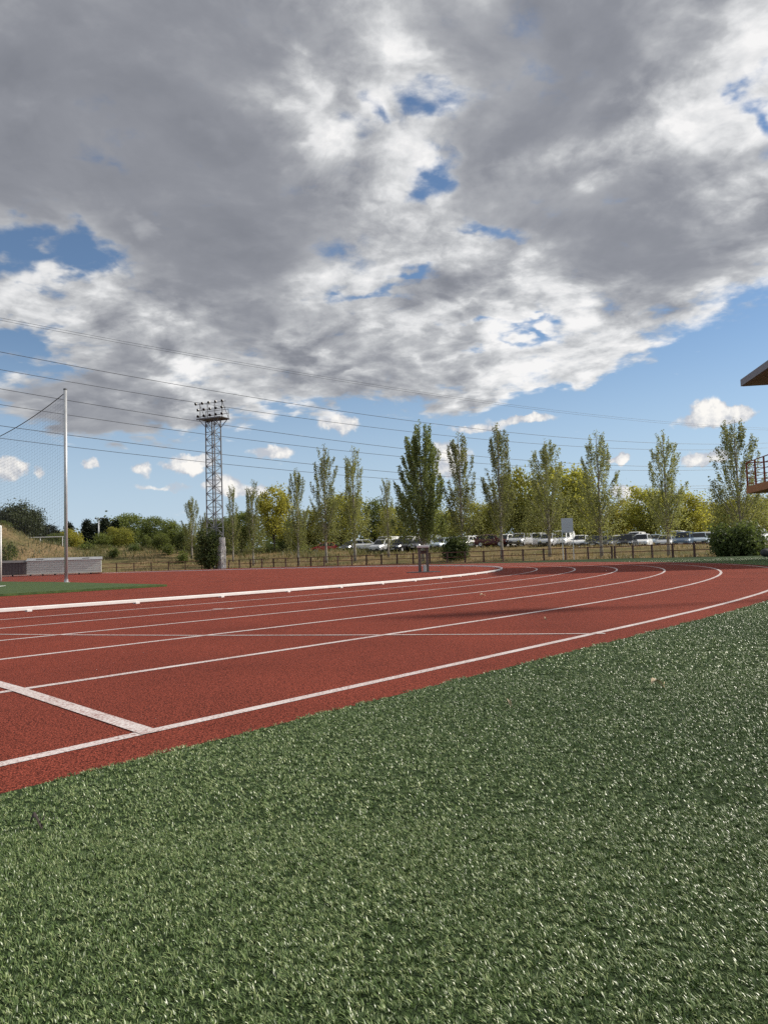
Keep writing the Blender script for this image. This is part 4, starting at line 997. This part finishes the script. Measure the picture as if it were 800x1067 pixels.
# ------------------------------------------------------------------ turf: short curled plastic blades, dense near the camera
def turf_mat():
    m = bpy.data.materials.new('turf_blade'); m.use_nodes = True; nt = m.node_tree; N, L = nt.nodes, nt.links; b = N['Principled BSDF']
    at_ = N.new('ShaderNodeAttribute'); at_.attribute_name = 'tint'; rp = N.new('ShaderNodeValToRGB'); L.new(at_.outputs['Fac'], rp.inputs[0])
    el = rp.color_ramp.elements; el[0].position = 0; el[0].color = (.040,.074,.018,1); el[1].position = 1; el[1].color = (.40,.45,.21,1)
    e = el.new(.5); e.color = (.125,.196,.054,1)
    L.new(rp.outputs[0], b.inputs['Base Color']); b.inputs['Roughness'].default_value = .38; b.inputs['Specular IOR Level'].default_value = .55
    return m
TB = turf_mat()
def edge_w(x, y):
    """how far inside the outer turf a point lies (metres, positive on the turf)"""
    p = Vector((x, y)); s = p.dot(d2)
    if s < S0: return 1.80-p.dot(n2)
    return (p-CEN).length-RT
def turf_layer(y0, y1, dens, h, w, margin=.3, tuft=7, pitch=1.0):
    """tufts of blades that splay from one stitch, as the carpet is made"""
    area = (y1*y1-y0*y0)*(.58)+2*margin*(y1-y0); n = int(dens*area/tuft)
    y = np.sqrt(nr.random(n)*(y1*y1-y0*y0)+y0*y0); x = nr.uniform(-1,1,n)*(.58*y+margin)
    s = x*d2.x+y*d2.y; w_ = x*n2.x+y*n2.y
    ins = np.where(s < S0, 1.80-w_, np.hypot(x-CEN.x, y-CEN.y)-RT)
    wob = .012*np.sin(s*9)+.010*np.sin(s*23+1)+.010*nr.normal(size=n)
    k = ins > wob; x = x[k]; y = y[k]; n = len(x)
    th = .65+.6*nr.random(n); tt = .10*nr.normal(size=n); ta = nr.random(n)*6.2832; tl = .75*nr.random(n)
    r = lambda a: np.repeat(a, tuft)
    N_ = n*tuft; off = nr.normal(size=(N_,2))*.0022*pitch
    p = np.stack([r(x)+off[:,0], r(y)+off[:,1], np.full(N_, .004)], 1)
    lean = np.stack([r(np.cos(ta)*tl)+off[:,0]*150/pitch-.42, r(np.sin(ta)*tl)+off[:,1]*150/pitch+.36, np.zeros(N_)], 1)
    t = .42+r(tt)+.18*nr.normal(size=N_)+.08*np.sin(p[:,0]*2.1+p[:,1]*1.3)+.40*(nr.random(N_) < .08)  # a few blades much paler, painting highlight flecks into the tint
    return blades_mesh('blades', p, nr.uniform(*h, N_)*r(th), nr.uniform(*w, N_), .45, t, TB, .6, lean_dir=lean)
layers = [turf_layer(.40, 1.5, 190000, (.0045,.0110), (.0009,.0019), .75, 9, 1.0), turf_layer(1.5, 3.2, 88000, (.005,.0115), (.0013,.0026), .8, 7, 1.25),
          turf_layer(3.2, 7.0, 23000, (.007,.0135), (.0022,.0043), 1.0, 5, 1.9), turf_layer(7, 16, 4800, (.009,.016), (.005,.009), 1.2, 2, 2.5), turf_layer(16, 40, 800, (.010,.02), (.010,.018), 2, 1, 3)]
bm = bmesh.new()
for me in layers: bm.from_mesh(me)
me = bpy.data.meshes.new('turf_blades'); bm.to_mesh(me); bm.free(); me.materials.append(TB)
for l in layers: bpy.data.meshes.remove(l)
tag(obj('turf_blades', me), 'short curled green plastic blades of the artificial turf', 'turf', kind='stuff')

# ------------------------------------------------------------------ small litter
def leaf_litter(px, py, size, mat, label, name='fallen_leaf', z=.02, rz=0.0):
    p = ground(px, py, z); b = MB()
    n = 7; vs = []
    for i in range(n+1):
        t = i/n; w = math.sin(math.pi*min(1, t*1.02))**.8*.30+.012
        for j in (-1,0,1): vs.append(((t-.5)*size, j*w*size, .012*math.sin(t*5)+abs(j)*size*.10*math.sin(t*3)+.004*j))
    top = len(vs); vs += [(x,y,z_-.0012) for x,y,z_ in vs]
    f = []
    for i in range(n):
        for j in range(2): a = i*3+j; f.append((a,a+3,a+4,a+1)); f.append((a+top,a+1+top,a+4+top,a+3+top))
    b.add(vs, f); b.tube([(size*.5,0,.0),(size*.66,.01,.008)], .0012, 5)
    o = b.build(name, mat); o.location = p; o.rotation_euler = (rng.uniform(-.2,.2), rng.uniform(-.2,.2), rz); return tag(o, label, 'leaf')
leaf_litter(685, 712, .056, MAT['leaf_dry'], 'pale curled dead leaf lying on the turf at the right', z=.027, rz=.3)
leaf_litter(531, 733, .020, MAT['leaf_dry'], 'tiny pale leaf scrap on the turf near the track edge', rz=1)
leaf_litter(38, 856, .022, MAT['leaf_dark'], 'small dark brown scrap on the turf at the lower left', rz=.4)
leaf_litter(502.5, 620, .07, MAT['leaf_dry'], 'small pale leaf on the red track between two lane lines', z=.012, rz=.2)
leaf_litter(568, 645, .03, MAT['leaf_dry'], 'tiny pale speck of leaf on the outer lanes of the track', z=.006, rz=.9)
